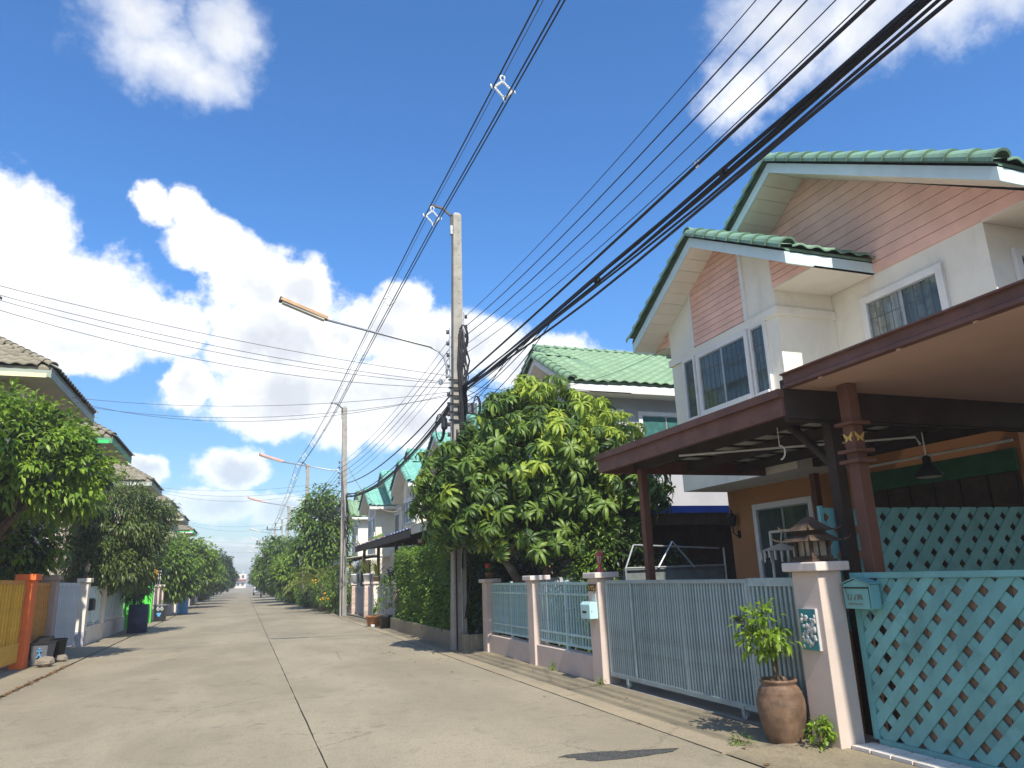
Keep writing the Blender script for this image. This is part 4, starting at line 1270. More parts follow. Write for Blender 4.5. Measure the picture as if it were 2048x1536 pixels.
# ------------------------------------------------------------------ jar with shrub, weed
JX, JY = 4.80, 6.07
t = thing('water_jar', 'big ribbed terracotta jar standing before the wicket gate', 'jar', (JX, JY, 0.0))
prof = [(r_ * 0.88, z_ * 0.97) for r_, z_ in [(0.155, 0.0), (0.165, 0.02), (0.20, 0.10), (0.235, 0.22), (0.25, 0.33), (0.245, 0.40), (0.225, 0.455), (0.228, 0.462), (0.205, 0.485), (0.207, 0.493), (0.18, 0.515), (0.17, 0.53), (0.185, 0.545), (0.195, 0.56), (0.185, 0.575), (0.165, 0.572), (0.155, 0.54), (0.15, 0.50)]]
MB().lathe(prof, (JX, JY, 0.0), 28).build('body', 'terracotta', t, smooth=True)
MB().lathe([(0.135, 0), (0.08, 0.012)], (JX, JY, 0.49), 16).build('soil', 'soil', t)
def shrub(label, base, stem_top, ell, seed, n, per, cr, ln, wd, mat, name='shrub', stems=3, cat='plant', group=None):
    rg = np.random.default_rng(seed)
    t = thing(name, label, cat, base, group)
    V, F, C = foliage(rg, ell, n, per, cr, ln, wd, 0.15)
    big_mesh('leaves', V, F, mat, t, kind='stuff')
    m = MB()
    for i in range(stems):
        tip = Vector(C[rg.integers(len(C))])
        f = Vector(base).lerp(Vector(stem_top), 0.6) + Vector((rg.normal() * 0.02, rg.normal() * 0.02, 0))
        m.tube([base, f, Vector(stem_top), tip], [0.013, 0.011, 0.008, 0.003], 5)
    m.build('stem', 'twig', t)
    return t
shrub('leafy lime green shrub growing from the terracotta jar', (JX + 0.01, JY, 0.49), (JX - 0.03, JY, 0.80), [(JX - 0.07, JY + 0.02, 1.02, 0.19, 0.24, 0.22), (JX - 0.10, JY + 0.12, 0.88, 0.17, 0.22, 0.10)], 21, 46, 9, 0.09, 0.085, 0.042, 'leaf_bright', stems=7)
shrub('small weed sprouting at the foot of the near pillar', (4.86, 5.66, 0.03), (4.86, 5.66, 0.12), [(4.85, 5.65, 0.17, 0.09, 0.09, 0.12)], 22, 26, 8, 0.05, 0.05, 0.03, 'leaf_bright', 'weed', 4)
shrub('tuft of weeds in the gutter joint before the jar', (4.43, 6.25, 0.0), (4.43, 6.25, 0.03), [(4.43, 6.25, 0.03, 0.10, 0.10, 0.03)], 23, 16, 7, 0.05, 0.05, 0.012, 'leaf_mid', 'weed', 3)
shrub('tuft of weeds by the foot of the sunlit pillar', (4.93, 10.12, 0.02), (4.93, 10.12, 0.05), [(4.93, 10.12, 0.06, 0.04, 0.04, 0.05)], 24, 8, 6, 0.03, 0.05, 0.012, 'leaf_bright', 'weed', 2)
shrub('tuft of weeds by the low pink wall', (4.97, 12.0, 0.02), (4.97, 12.0, 0.06), [(4.97, 12.0, 0.08, 0.05, 0.09, 0.06)], 25, 12, 6, 0.04, 0.05, 0.012, 'leaf_bright', 'weed', 2)

# ------------------------------------------------------------------ things in the yard behind the gate
t = thing('wall_lantern', 'black wall lantern on the orange house wall', 'lantern', (8.98, 12.0, 2.25))
MB().lathe([(0.05, 0), (0.085, 0.18), (0.095, 0.19), (0.02, 0.27), (0.01, 0.33)], (8.86, 12.0, 2.34), 6).build('body', 'black_plastic', t)
MB().tube([(8.99, 12.0, 2.2), (8.93, 12.0, 2.16), (8.86, 12.0, 2.22), (8.86, 12.0, 2.34)], 0.014, 6).build('bracket', 'black_plastic', t)
MB().box(8.978, 8.999, 11.96, 12.04, 2.12, 2.26).build('plate', 'black_plastic', t)
t = thing('pendant_lamp', 'black bell pendant lamp hanging under the carport', 'lamp', (7.5, 6.34, 2.55))
MB().lathe([(0.155, 0.0), (0.16, 0.012), (0.10, 0.10), (0.05, 0.15), (0.045, 0.23), (0.02, 0.25)], (7.5, 6.34, 2.53), 14).build('shade', 'black_plastic', t, smooth=True)
MB().lathe([(0.14, -0.003), (0.10, -0.012)], (7.5, 6.34, 2.53), 14).build('diffuser', 'panel_grey', t)
MB().tube([(7.5, 6.34, 2.77), (7.5, 6.34, 3.06)], 0.008, 5).build('cord', 'pvc_white', t)
MB().box(8.93, 8.98, 6.3, 8.75, 2.62, 2.90).build('roller_blind', 'green_blind', HOUSE1)
MB().box(8.955, 8.998, 6.32, 8.72, 0.05, 2.615).build('dark_panel', 'wood_dark', HOUSE1)  # dark panel added to darken the wall below the blind
for i in range(6):
    MB().box(8.935, 8.954, 6.32 + i * 0.4, 6.345 + i * 0.4, 0.06, 2.61).build('dark_panel_rib', 'carport_dark', HOUSE1)
MB().tube([(8.95, 6.3, 3.0), (8.95, 8.75, 3.0)], 0.02, 6).build('conduit', 'pvc_white', HOUSE1)
t = thing('drying_rack', 'white plastic drying rack with fringed pegs, before the house window', 'rack', (6.9, 8.3, 0.0))
MB().tube([(6.9, 8.6, 0.03), (6.9, 8.55, 1.0), (6.9, 8.52, 2.05)], 0.02, 6).build('post', 'pvc_white', t)
MB().tube([(6.9, 7.75, 0.03), (6.9, 7.8, 1.0), (6.9, 7.85, 2.05)], 0.02, 6).build('post', 'pvc_white', t)
MB().tube([(6.9, 8.52, 2.04), (6.9, 7.85, 2.04)], 0.02, 6).build('top_rail', 'pvc_white', t)
hd = MB()
cx, cy, cz = 6.86, 8.28, 1.78
for i in range(16):
    a, b_ = 2 * math.pi * i / 16, 2 * math.pi * (i + 1) / 16
    hd.add([(cx, cy, cz + 0.10), (cx + 0.3 * math.cos(a), cy + 0.3 * math.sin(a), cz), (cx + 0.3 * math.cos(b_), cy + 0.3 * math.sin(b_), cz)], [(0, 1, 2)])
hd.build('hanger', 'pvc_white', t)
for i in range(22):
    a = 2 * math.pi * i / 22
    MB().box(cx + 0.29 * math.cos(a) - 0.006, cx + 0.29 * math.cos(a) + 0.006, cy + 0.29 * math.sin(a) - 0.012, cy + 0.29 * math.sin(a) + 0.012, cz - 0.09 - 0.03 * (i % 3), cz).build('peg', 'pvc_white', t)
MB().tube([(cx, cy, cz + 0.1), (6.9, cy, 2.04)], 0.008, 5).build('hook', 'pvc_white', t)
# netted cage and low wall beyond the gate
t = thing('net_cage', 'grey netted cage with pole frame in the yard behind the sliding gate', 'cage', (7.6, 12.2, 0.0))
MB().box(6.7, 8.9, 12.5, 12.56, 0.02, 1.62).build('screen', 'net_grey', t)
fr = MB()
for a_, b_ in (((6.7, 12.44, 1.62), (6.9, 12.44, 2.05)), ((7.4, 12.44, 1.62), (7.75, 12.44, 2.1)), ((7.75, 12.44, 2.1), (8.2, 12.44, 1.6)), ((6.9, 12.44, 2.05), (8.8, 12.44, 1.95)), ((6.7, 12.44, 1.63), (8.9, 12.44, 1.63)), ((6.7, 12.44, 0.02), (6.7, 12.44, 1.63)), ((8.9, 12.44, 0.02), (8.9, 12.44, 1.96))):
    fr.tube([a_, b_], 0.018, 6)
fr.build('frame', 'galvanised', t)
solo(MB().box(5.4, 9.0, 14.2, 14.36, 0.0, 1.5), 'boundary_wall', 'plinth_grey', 'grey boundary wall behind the netted cage', 'wall', (7.2, 14.28, 0.0))

# ------------------------------------------------------------------ right side beyond the mango tree
def hedge():
    t = thing('hedge', 'clipped green hedge behind the planter, left of the mango tree', 'hedge', (5.3, 20.6, 0.0))
    rg = np.random.default_rng(31)
    x0, x1, y0, y1, z0, z1 = 4.75, 6.1, 17.6, 24.6, 0.30, 2.42
    n = 26000
    P = np.empty((n, 3)); D = np.empty((n, 3))
    k = rg.choice(4, n, p=[0.42, 0.24, 0.26, 0.08])
    a, b = rg.random(n), rg.random(n)
    bump = lambda u, v: 0.05 * np.sin(u * 2.1 + 1) * np.sin(v * 3.3) + 0.05 * rg.normal(size=n)
    P[:, 0] = np.where(k == 0, x0 + bump(a * 7, b * 2), np.where(k == 1, x0 + (x1 - x0) * a, x0 + (x1 - x0) * a))
    P[:, 1] = np.where(k == 2, y0 + bump(a * 3, b * 2), np.where(k == 3, y1, y0 + (y1 - y0) * a))
    P[:, 1] = np.where(k == 1, y0 + (y1 - y0) * b, P[:, 1])
    P[:, 2] = np.where(k == 1, z1 + bump(a * 5, b * 7), z0 + (z1 - z0) * b)
    P[:, 2] += 0.07 * np.sin((P[:, 1] - y0) * 1.1) * (P[:, 2] > 1.2)
    D[:] = rg.normal(size=(n, 3)) * 0.5
    D[:, 0] += np.where(k == 0, -1, 0); D[:, 2] += np.where(k == 1, 1, 0); D[:, 1] += np.where(k == 2, -1, np.where(k == 3, 1, 0))
    Nn = rg.normal(size=(n, 3)) * 0.5; Nn[:, 2] += 0.9; Nn[:, 1] -= 0.4
    V, F = leaves(P, D, Nn, 0.075 * (0.6 + 0.8 * rg.random(n)), 0.05 * (0.6 + 0.8 * rg.random(n)), 0.1)
    big_mesh('foliage', V, F, 'leaf_hedge', t, kind='stuff')
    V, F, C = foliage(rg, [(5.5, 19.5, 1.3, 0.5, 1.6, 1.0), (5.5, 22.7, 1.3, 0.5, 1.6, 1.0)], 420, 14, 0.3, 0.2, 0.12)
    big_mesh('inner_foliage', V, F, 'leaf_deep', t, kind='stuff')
    m = MB()
    for i in range(9):
        yb = y0 + 0.4 + i * 0.78
        m.tube([(5.4, yb, 0.0), (5.38, yb + 0.05, 0.8), (5.45, yb + 0.12, 1.9)], [0.03, 0.024, 0.01], 6)
    m.build('stems', 'twig', t)
hedge()
solo(MB().box(4.62, 4.74, 16.2, 25.0, -0.05, 0.36).box(4.74, 5.9, 24.88, 25.0, -0.05, 0.34).box(4.74, 5.9, 16.2, 16.3, -0.05, 0.34), 'planter_wall', 'kerb_concrete', 'low concrete planter wall in front of the hedge', 'wall', (4.68, 20.6, 0.0), bevel=0.01)
solo(MB().box(4.74, 5.9, 16.3, 24.88, -0.05, 0.28), 'planter_soil', 'soil', 'dark soil filling the hedge planter', 'soil', (5.3, 20.6, 0.0))
def brick_pillar(label, y0, zt, x0=4.95, w=0.30):
    t = thing('brick_pillar', label, 'pillar', (x0 + w / 2, y0 + w / 2, 0.0))
    MB().box(x0 + 0.006, x0 + w - 0.006, y0 + 0.006, y0 + w - 0.006, -0.02, zt - 0.10).build('core', 'cap_pale', t)
    rows = int((zt - 0.12) / 0.088)
    for r in range(rows):
        z0 = 0.02 + r * 0.088
        if r % 2:
            cuts = ((0, w * 0.5 - 0.005), (w * 0.5 + 0.005, w))
        else:
            cuts = ((0, w * 0.25 - 0.005), (w * 0.25 + 0.005, w * 0.75 - 0.005), (w * 0.75 + 0.005, w))
        for a, b in cuts:
            MB().box(x0, x0 + w, y0 + a, y0 + b, z0, z0 + 0.078).build('brick', 'brick_pale', t)
    MB().box(x0 - 0.05, x0 + w + 0.05, y0 - 0.05, y0 + w + 0.05, zt - 0.10, zt).build('cap', 'cap_pale', t, bevel=0.008)
brick_pillar('brick pillar with pale cap next to the hedge', 26.0, 1.52)
brick_pillar('brick pillar between the slate gates, plant pot on its cap', 32.9, 1.50)
brick_pillar('brick pillar beside the second utility pole, white pot on its cap', 36.9, 1.46)
pillar('plain pale pillar with a white number sign between the slate gates', 4.96, 5.22, 30.5, 30.8, 1.50, 'pillar_white', 'cap_pale')
def plate_gate(label, y0, y1, z0, z1, x=5.12, mat='gate_slate', pitch=0.14, name='panel_gate'):
    t = thing(name, label, 'gate', (x, y0, 0.0))
    n = max(3, round((y1 - y0) / pitch))
    me = mesh_of(MB().box(-0.012, 0.012, 0.004, (y1 - y0) / n - 0.004, 0, z1 - z0 - 0.12), 'panel', mat)
    for i in range(n):
        piece('panel', me, t, (x, y0 + (y1 - y0) * i / n, z0 + 0.06))
    MB().box(x - 0.025, x + 0.025, y0, y1, z0, z0 + 0.06).build('bottom_rail', mat, t)
    MB().box(x - 0.025, x + 0.025, y0, y1, z1 - 0.06, z1).build('top_rail', mat, t)
    MB().box(x + 0.013, x + 0.02, y0, y1, z0 + 0.06, z1 - 0.06).build('sheet', mat, t)
    return t
plate_gate('slate blue panel gate nearest the hedge', 26.35, 30.45, 0.1, 1.32)
plate_gate('narrow slate blue wicket between the pillars with number sign', 30.85, 32.85, 0.1, 1.32)
plate_gate('slate blue panel gate beside the second utility pole', 33.25, 36.85, 0.1, 1.30)
t = thing('number_sign', 'white number sign on the plain pale pillar', 'sign', (4.95, 30.65, 1.1))
MB().box(4.94, 4.957, 30.53, 30.77, 1.02, 1.30).build('board', 'white_pot', t)
ring = [(4.936, 30.65 + 0.055 * math.cos(a), 1.16 + 0.085 * math.sin(a)) for a in [2 * math.pi * k / 14 for k in range(15)]]
MB().tube(ring, 0.011, 5).build('figure', 'red_sheet', t)
def pot_plant(label, c, z, pr, ph, pmat, mat, hgt, spread, seed, blades=26, kind='blade', saucer=None, flare=1.25):
    t = thing('potted_plant', label, 'plant', (c[0], c[1], z))
    MB().lathe([(pr / flare, 0), (pr * 0.98, ph * 0.85), (pr * 1.06, ph * 0.87), (pr * 1.06, ph), (pr * 0.9, ph), (pr * 0.86, ph * 0.9)], (c[0], c[1], z), 18).build('pot', pmat, t, smooth=True)
    MB().lathe([(pr * 0.86, 0), (pr * 0.4, 0.01)], (c[0], c[1], z + ph * 0.9), 12).build('soil', 'soil', t)
    rg = np.random.default_rng(seed)
    if kind == 'blade':
        n = blades
        P = np.tile(np.array([c[0], c[1], z + ph * 0.9]), (n, 1)) + rg.normal(size=(n, 3)) * np.array([pr * 0.25, pr * 0.25, 0.0])
        A = rg.normal(size=(n, 3)); A[:, 2] = np.abs(A[:, 2]) * 0.5 + hgt / max(spread, 0.01)
        Nn = np.cross(A, np.cross(A, np.array([0, 0, 1.0]) + rg.normal(size=(n, 3)) * 0.2)) * -1
        V, F = leaves(P, A, Nn, hgt * (0.6 + 0.5 * rg.random(n)), np.full(n, 0.05), 0.12)
        big_mesh('leaves', V, F, mat, t, kind='stuff')
    else:
        V, F, C = foliage(rg, [(c[0], c[1], z + ph + hgt * 0.55, spread, spread, hgt * 0.5)], 60, 8, 0.12, 0.09, 0.04)
        big_mesh('leaves', V, F, mat, t, kind='stuff')
        MB().tube([(c[0], c[1], z + ph * 0.9), (c[0] + 0.02, c[1], z + ph + hgt * 0.7)], [0.015, 0.006], 5).build('stem', 'twig', t)
    if saucer:
        MB().lathe([(pr * 0.9, 0), (pr * 1.15, 0.03)], (c[0], c[1], z - 0.035), 16).build('saucer', saucer, t)
    return t
pot_plant('spiky plant in a brown bowl on the kerb before the slate gates', (4.45, 26.9, 0), 0, 0.34, 0.36, 'bowl_brown', 'leaf_mid', 0.75, 0.35, 41, 16)
pot_plant('empty looking black tub behind the brown bowl', (4.72, 27.6, 0), 0, 0.30, 0.36, 'bin_grey', 'leaf_deep', 0.12, 0.2, 42, 6)
pot_plant('bushy plant in a tall black pot against the brick pillar', (4.55, 25.45, 0), 0, 0.20, 0.42, 'black_plastic', 'leaf_mid', 1.35, 0.34, 43, kind='bush')
pot_plant('yellowish plant in a white pot on the brick pillar by the second pole', (5.1, 37.05, 1.46), 1.46, 0.20, 0.42, 'white_pot', 'leaf_palm', 0.75, 0.35, 44, 36, flare=0.8)
pot_plant('yellowish plant in a pale blue pot on the middle brick pillar', (5.1, 33.05, 1.50), 1.50, 0.20, 0.34, 'white_pot', 'leaf_palm', 0.8, 0.35, 45, 36)
pot_plant('yellow leaved plant on the plain pale pillar', (5.09, 30.65, 1.50), 1.50, 0.15, 0.2, 'terracotta', 'leaf_palm', 0.85, 0.3, 46, 34)
pot_plant('pink flowering pot on the shaded pillar under the mango tree', (5.09, 15.7, 1.52), 1.52, 0.11, 0.13, 'terracotta', 'leaf_mid', 0.22, 0.12, 47, 14)
solo(MB().ball((5.02, 15.62, 1.80), 0.06, 8, 5), 'flower', 'red_lantern', 'single pink flower above the shaded pillar', 'flower', (5.02, 15.62, 1.74), smooth=True)
for i, (px, py, lab) in enumerate(((4.3, 26.6, 'small white brick under the brown bowl, street side'), (4.32, 27.3, 'small white brick under the brown bowl, far side'))):
    solo(MB().box(px - 0.06, px + 0.06, py - 0.1, py + 0.1, 0.0, 0.08), 'loose_brick', 'white_pot', lab, 'brick', (px, py, 0.0), bevel=0.01)

# ------------------------------------------------------------------ left-hand houses (hipped front wings)
def hip_house(y0, y1, label, fas, xw, ze, detail, xe=-4.72):
    h = thing('house', label, 'house', (xe - 0.7, (y0 + y1) / 2, 0.0))
    ym = (y0 + y1) / 2
    hw = (y1 - y0) / 2
    xr = xe - hw * 0.95          # hip meets ridge here
    zr = ze + hw * 0.62
    xb = xe - 9.0
    MB().box(xb, xe - 0.75, y0 + 0.75, y1 - 0.75, 0.0, ze - 0.18).build('wall', 'left_wall', h)
    d = MB()
    d.slab([(xe, y0, ze), (xe, y1, ze), (xr, ym, zr)], (0, 0, -0.06))
    d.slab([(xe, y0, ze), (xr, ym, zr), (xb, ym, zr), (xb, y0, ze)], (0, 0, -0.06))
    d.slab([(xe, y1, ze), (xb, y1, ze), (xb, ym, zr), (xr, ym, zr)], (0, 0, -0.06))
    rf = d.build('roof', 'tile_grey', h)
    sl = math.hypot(hw, zr - ze)
    tiles(rf, (xe, y0 - 0.06, ze), (-1, 0, 0), (0, hw, zr - ze), 9.0, sl, 'tile_grey', single=detail, inside=lambda u, v: u * 9.0 > v * (xe - xr) + 0.05 and u * 9 < 6, limit=220, key=lambda p: -p.x)
    sl2 = math.hypot(xe - xr, zr - ze)
    tiles(rf, (xe + 0.06, y0, ze), (0, 1, 0), (xr - xe, 0, zr - ze), y1 - y0, sl2, 'tile_grey', single=False, inside=lambda u, v: abs(u - 0.5) < 0.5 * (1 - v))
    for yy_ in (y0, y1):
        cap_run(rf, (xe + 0.03, yy_ - 0.02 * (1 if yy_ == y0 else -1), ze + 0.04), (xr, ym, zr + 0.05), 'tile_grey', l=0.34, r=0.12, single=detail)
    cap_run(rf, (xr, ym, zr + 0.05), (xb, ym, zr + 0.05), 'tile_grey', l=0.34, r=0.12, single=False)
    f = MB()
    f.box(xe - 0.035, xe - 0.005, y0, y1, ze - 0.26, ze - 0.065)
    f.build('eave_board', fas[0], h)
    MB().box(xb, xe - 0.036, y0 + 0.005, y0 + 0.035, ze - 0.24, ze - 0.062).build('eave_board', fas[0], h)
    MB().box(xb, xe - 0.10, y0 - 0.02, y0 + 0.004, ze - 0.262, ze - 0.16).build('drip_board', fas[1], h)
    MB().box(xb, xe - 0.036, y1 - 0.035, y1 - 0.005, ze - 0.24, ze - 0.062).build('eave_board', fas[0], h)
    MB().box(xb, xe - 0.04, y0 + 0.04, y1 - 0.04, ze - 0.205, ze - 0.185).build('soffit', 'left_soffit', h)
    window(h, xe - 0.75, ym - 0.8, ym + 0.8, ze - 2.3, ze - 0.75, out=1, frame=0.09, panes=2)
    window(h, y0 + 0.75, xe - 3.2, xe - 1.6, ze - 2.3, ze - 0.75, out=-1, axis='y', frame=0.09, panes=2)
    return h
hip_house(9.9, 15.4, 'left house before the yellow gate, out of the picture to the left', ('pale_fascia', 'white_trim'), -5, 6.93, False)
hip_house(-1.0, 4.5, 'left house level with the viewer, out of the picture', ('pale_fascia', 'white_trim'), -5, 6.93, False)
solo(MB().box(-4.62, -4.42, -6, 14.5, -0.05, 1.85), 'garden_wall', 'pillar_white', 'garden wall running up to the yellow gate, left of the picture', 'wall', (-4.5, 5, 0.0))
hip_house(19.95, 25.55, 'left house with grey-brown hipped roof and pale yellow drip board, nearest on the left', ('pale_fascia', 'yellow_fascia'), -5, 6.93, True)
hip_house(29.1, 34.0, 'left house with grey-brown hipped roof and bright green eaves', ('green_dull', 'green_fascia'), -5, 6.93, True)
hip_house(41.5, 46.5, 'third left house, brown hipped roof rising behind the olive tree', ('pale_fascia', 'white_trim'), -5, 6.93, False)
hip_house(52.5, 57.5, 'fourth left house, roof corner just past the olive tree', ('pale_fascia', 'white_trim'), -5, 6.93, False)
hip_house(64.0, 69.0, 'fifth left house, small eaves beyond the olive tree', ('pale_fascia', 'yellow_fascia'), -5, 6.93, False)
hip_house(76.0, 82.0, 'farthest left house seen above the lime green mango tree', ('green_fascia', 'white_trim'), -5, 6.7, False)

# ------------------------------------------------------------------ left fence line
def bars_left(label, y0, y1, z0, z1, x, mat, pitch, bw, name, low=None):
    t = thing(name, label, 'gate', (x, y0, 0.0))
    MB().box(x - 0.025, x + 0.025, y0, y1, z1 - 0.08, z1).build('top_rail', mat[1], t)
    MB().box(x - 0.025, x + 0.025, y0, y1, z0, z0 + 0.08).build('bottom_rail', mat[1], t)
    for q in (y0, y1 - 0.06):
        MB().box(x - 0.025, x + 0.025, q, q + 0.06, z0 + 0.08, z1 - 0.08).build('stile', mat[1], t)
    n = max(2, int((y1 - y0 - 0.12) / pitch))
    me = mesh_of(MB().box(-0.02, 0.02, -bw / 2, bw / 2, 0, z1 - z0 - 0.16), 'bar', mat[0])
    for i in range(n):
        piece('bar', me, t, (x, y0 + 0.06 + (y1 - y0 - 0.12) * (i + 0.5) / n, z0 + 0.08))
    if low:
        MB().box(x + 0.026, x + 0.032, y0, y1, z0 + 0.02, z0 + 0.40).build('kick_plate', mat[0], t)
    return t
bars_left('yellow gate of close vertical bars at the left edge', 14.6, 18.95, 0.16, 1.84, -4.47, ('gate_yellow', 'gate_rust'), 0.22, 0.10, 'sliding_gate', True)
pillar('bright orange pillar beside the yellow gate', -4.62, -4.36, 19.10, 19.52, 1.98, 'pillar_orange', 'pillar_orange', 0.07, 0.14)
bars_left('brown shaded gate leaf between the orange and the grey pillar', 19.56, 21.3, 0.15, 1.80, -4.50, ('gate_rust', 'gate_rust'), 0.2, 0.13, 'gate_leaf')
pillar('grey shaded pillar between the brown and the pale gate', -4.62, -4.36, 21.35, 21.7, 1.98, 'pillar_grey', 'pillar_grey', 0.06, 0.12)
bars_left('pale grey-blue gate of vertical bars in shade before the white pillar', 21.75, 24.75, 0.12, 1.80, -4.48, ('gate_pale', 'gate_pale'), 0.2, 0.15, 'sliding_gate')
pillar('white pillar with grey foot and a lantern on its cap, left side', -4.58, -4.33, 25.3, 25.62, 1.93, 'pillar_white', 'pillar_white', 0.06, 0.12, plinth=('plinth_grey', 0.42))
post_lantern('dark brown lantern on the left white pillar', (-4.45, 25.46), 1.93, 'lantern_wood', k=1.5)
solo(MB().box(-4.55, -4.37, 25.62, 33.6, -0.05, 0.52), 'low_wall', 'pillar_white', 'long low whitish wall beyond the white pillar on the left', 'wall', (-4.46, 29.6, 0.0))
def aqua_panels(label, y0, y1):
    t = thing('fence_panel', label, 'fence', (-4.46, y0, 0.52))
    n = round((y1 - y0) / 0.5)
    for i in range(n):
        a, b = y0 + (y1 - y0) * i / n, y0 + (y1 - y0) * (i + 1) / n
        MB().box(-4.475, -4.45, a + 0.012, b - 0.012, 0.62, 1.66).build('panel', 'panel_aqua', t)
    MB().box(-4.49, -4.43, y0, y1, 1.662, 1.70).build('top_rail', 'gate_pale', t)
    MB().box(-4.49, -4.43, y0, y1, 0.56, 0.60).build('bottom_rail', 'gate_pale', t)
    for i in range(n + 1):
        a = y0 + (y1 - y0) * i / n
        MB().box(-4.488, -4.44, a - 0.011, a + 0.011, 0.522, 1.66).build('post', 'gate_pale', t)
aqua_panels('pale aqua fence panels right behind the left white pillar', 25.7, 28.35)
pillar('pale pillar dappled with leaf shadows beyond the aqua panels', -4.58, -4.34, 28.4, 28.7, 1.86, 'pillar_white', 'pillar_white', 0.06, 0.11, base=0.52)
aqua_panels('aqua fence panels in leaf shade under the olive tree', 28.75, 33.5)
t = thing('letterbox', 'dark letterbox hung on the aqua panels by the white pillar', 'letterbox', (-4.38, 26.35, 0.95))
MB().slab([(-4.44, 26.15, 0.98), (-4.30, 26.15, 0.98), (-4.30, 26.15, 1.28), (-4.34, 26.15, 1.34), (-4.40, 26.15, 1.34), (-4.44, 26.15, 1.30)], (0, 0.42, 0)).build('body', 'black_plastic', t, bevel=0.01)
MB().box(-4.30, -4.294, 26.22, 26.5, 1.22, 1.24).build('slot', 'bin_grey', t)
# green entrance
pillar('vivid green pillar in sun with a yellow jug on its cap', -4.32, -4.0, 39.2, 39.55, 1.84, 'pillar_green', 'cap_pale', 0.05, 0.09)
pillar('vivid green pillar behind the dark blue drum', -4.5, -4.2, 34.0, 34.3, 1.84, 'pillar_green', 'cap_pale', 0.05, 0.09)
bars_left('vivid green gate between the two green pillars', 34.35, 39.15, 0.12, 1.68, -4.38, ('pillar_green', 'pillar_green'), 0.3, 0.10, 'sliding_gate')
t = thing('letterbox', 'green letterbox between the green pillars', 'letterbox', (-4.2, 38.6, 0.95))
MB().slab([(-4.33, 38.3, 0.95), (-4.1, 38.3, 0.95), (-4.1, 38.3, 1.22), (-4.215, 38.3, 1.3), (-4.33, 38.3, 1.22)], (0, 0.5, 0)).build('body', 'pillar_green', t)
MB().box(-4.1, -4.093, 38.38, 38.72, 1.14, 1.165).build('slot', 'black_plastic', t)
t = thing('jug', 'yellow ochre jug standing on the vivid green pillar', 'jug', (-4.16, 39.38, 1.84))
MB().lathe([(0.15, 0), (0.17, 0.06), (0.24, 0.2), (0.26, 0.35), (0.2, 0.52), (0.12, 0.58), (0.14, 0.62)], (-4.16, 39.38, 1.84), 14).build('body', 'yellow_jug', t, smooth=True)
MB().tube([(-4.0, 39.2, 2.38), (-3.88, 39.1, 2.36), (-3.86, 39.08, 2.2), (-3.95, 39.2, 2.02)], 0.03, 6).build('handle', 'yellow_jug', t)
for i, yb in enumerate((41.2, 43.4, 45.6, 47.6)):
    pillar('dusty pink wall pier, number %s beyond the green pillar' % ('one', 'two', 'three', 'four')[i], -4.42, -4.12, yb, yb + 0.35, 1.72, 'pillar_pink', 'cap_pale', 0.06, 0.1)
    if i < 3:
        solo(MB().box(-4.38, -4.22, yb + 0.352, yb + 2.2 if i < 2 else yb + 1.998, -0.05, 1.55), 'garden_wall', 'pillar_pink' if i != 1 else 'pillar_grey', ('dusty pink wall just beyond the green pillar', 'shaded brown wall behind the pink piers', 'dusty pink wall before the bright blue barrel')[i], 'wall', (-4.3, yb + 1.2, 0.0))
t = thing('rack', 'thin pale pipe frame rising above the dusty pink wall', 'frame', (-4.3, 42.6, 1.55))
fr = MB()
for yb in (41.8, 42.6, 43.9, 44.9):
    fr.tube([(-4.3, yb, 1.55), (-4.28, yb + 0.1, 2.5)], 0.02, 5)
fr.tube([(-4.3, 41.8, 2.05), (-4.3, 44.9, 2.05)], 0.016, 5)
fr.build('pipes', 'paper', t)
for i, yb in enumerate((50.6, 53.6, 57.5, 62.0, 67, 73)):
    pillar('%s pillar far along the left fence, %s from the bright blue barrel' % (('white', 'white', 'grey', 'white', 'pinkish', 'grey')[i], ('first', 'second', 'third', 'fourth', 'fifth', 'sixth')[i]), -4.4, -4.05, yb, yb + 0.4, 1.75, ('pillar_white', 'pillar_white', 'pillar_grey', 'pillar_white', 'pillar_pink', 'pillar_grey')[i], 'cap_pale')
    solo(MB().box(-4.35, -4.2, yb + 0.402, yb + (2.99, 3.89, 4.49, 4.99, 5.99, 8)[i], -0.05, 1.35), 'garden_wall', ('pillar_grey', 'pillar_white', 'wood_dark', 'wood_dark', 'pillar_grey', 'pillar_grey')[i], '%s stretch of garden wall far along the left side, counted from the bright blue barrel' % ('first', 'second', 'third', 'fourth', 'fifth', 'sixth')[i], 'wall', (-4.3, yb + 1.5, 0.0))
# drums and bins
def drum(label, c, r, h, mat, lid=None, ribs=(0.33, 0.66)):
    t = thing('drum', label, 'drum', (c[0], c[1], 0.0))
    prof = [(r * 0.93, 0), (r, 0.02 * h / 0.9)]
    for k in ribs:
        prof += [(r, h * k - 0.025), (r * 1.035, h * k), (r, h * k + 0.025)]
    prof += [(r, h - 0.03), (r * 1.03, h - 0.02), (r * 1.03, h), (r * 0.95, h), (r * 0.93, h - 0.06)]
    MB().lathe(prof, (c[0], c[1], 0.0), 26).build('body', mat, t, smooth=True)
    MB().lathe([(r * 0.93, 0), (r * 0.5, 0.004)], (c[0], c[1], h - 0.1 if not lid else h + 0.002), 18).build('lid' if lid else 'contents', lid or 'black_plastic', t)
    return t
drum('dark blue plastic drum under the olive tree on the left', (-3.62, 31.3, 0), 0.34, 1.0, 'blue_drum')
drum('bright sky blue barrel with pale lid farther along the left side', (-3.36, 49.4, 0), 0.31, 0.9, 'bright_drum', 'paper', (0.15, 0.42, 0.55, 0.85))
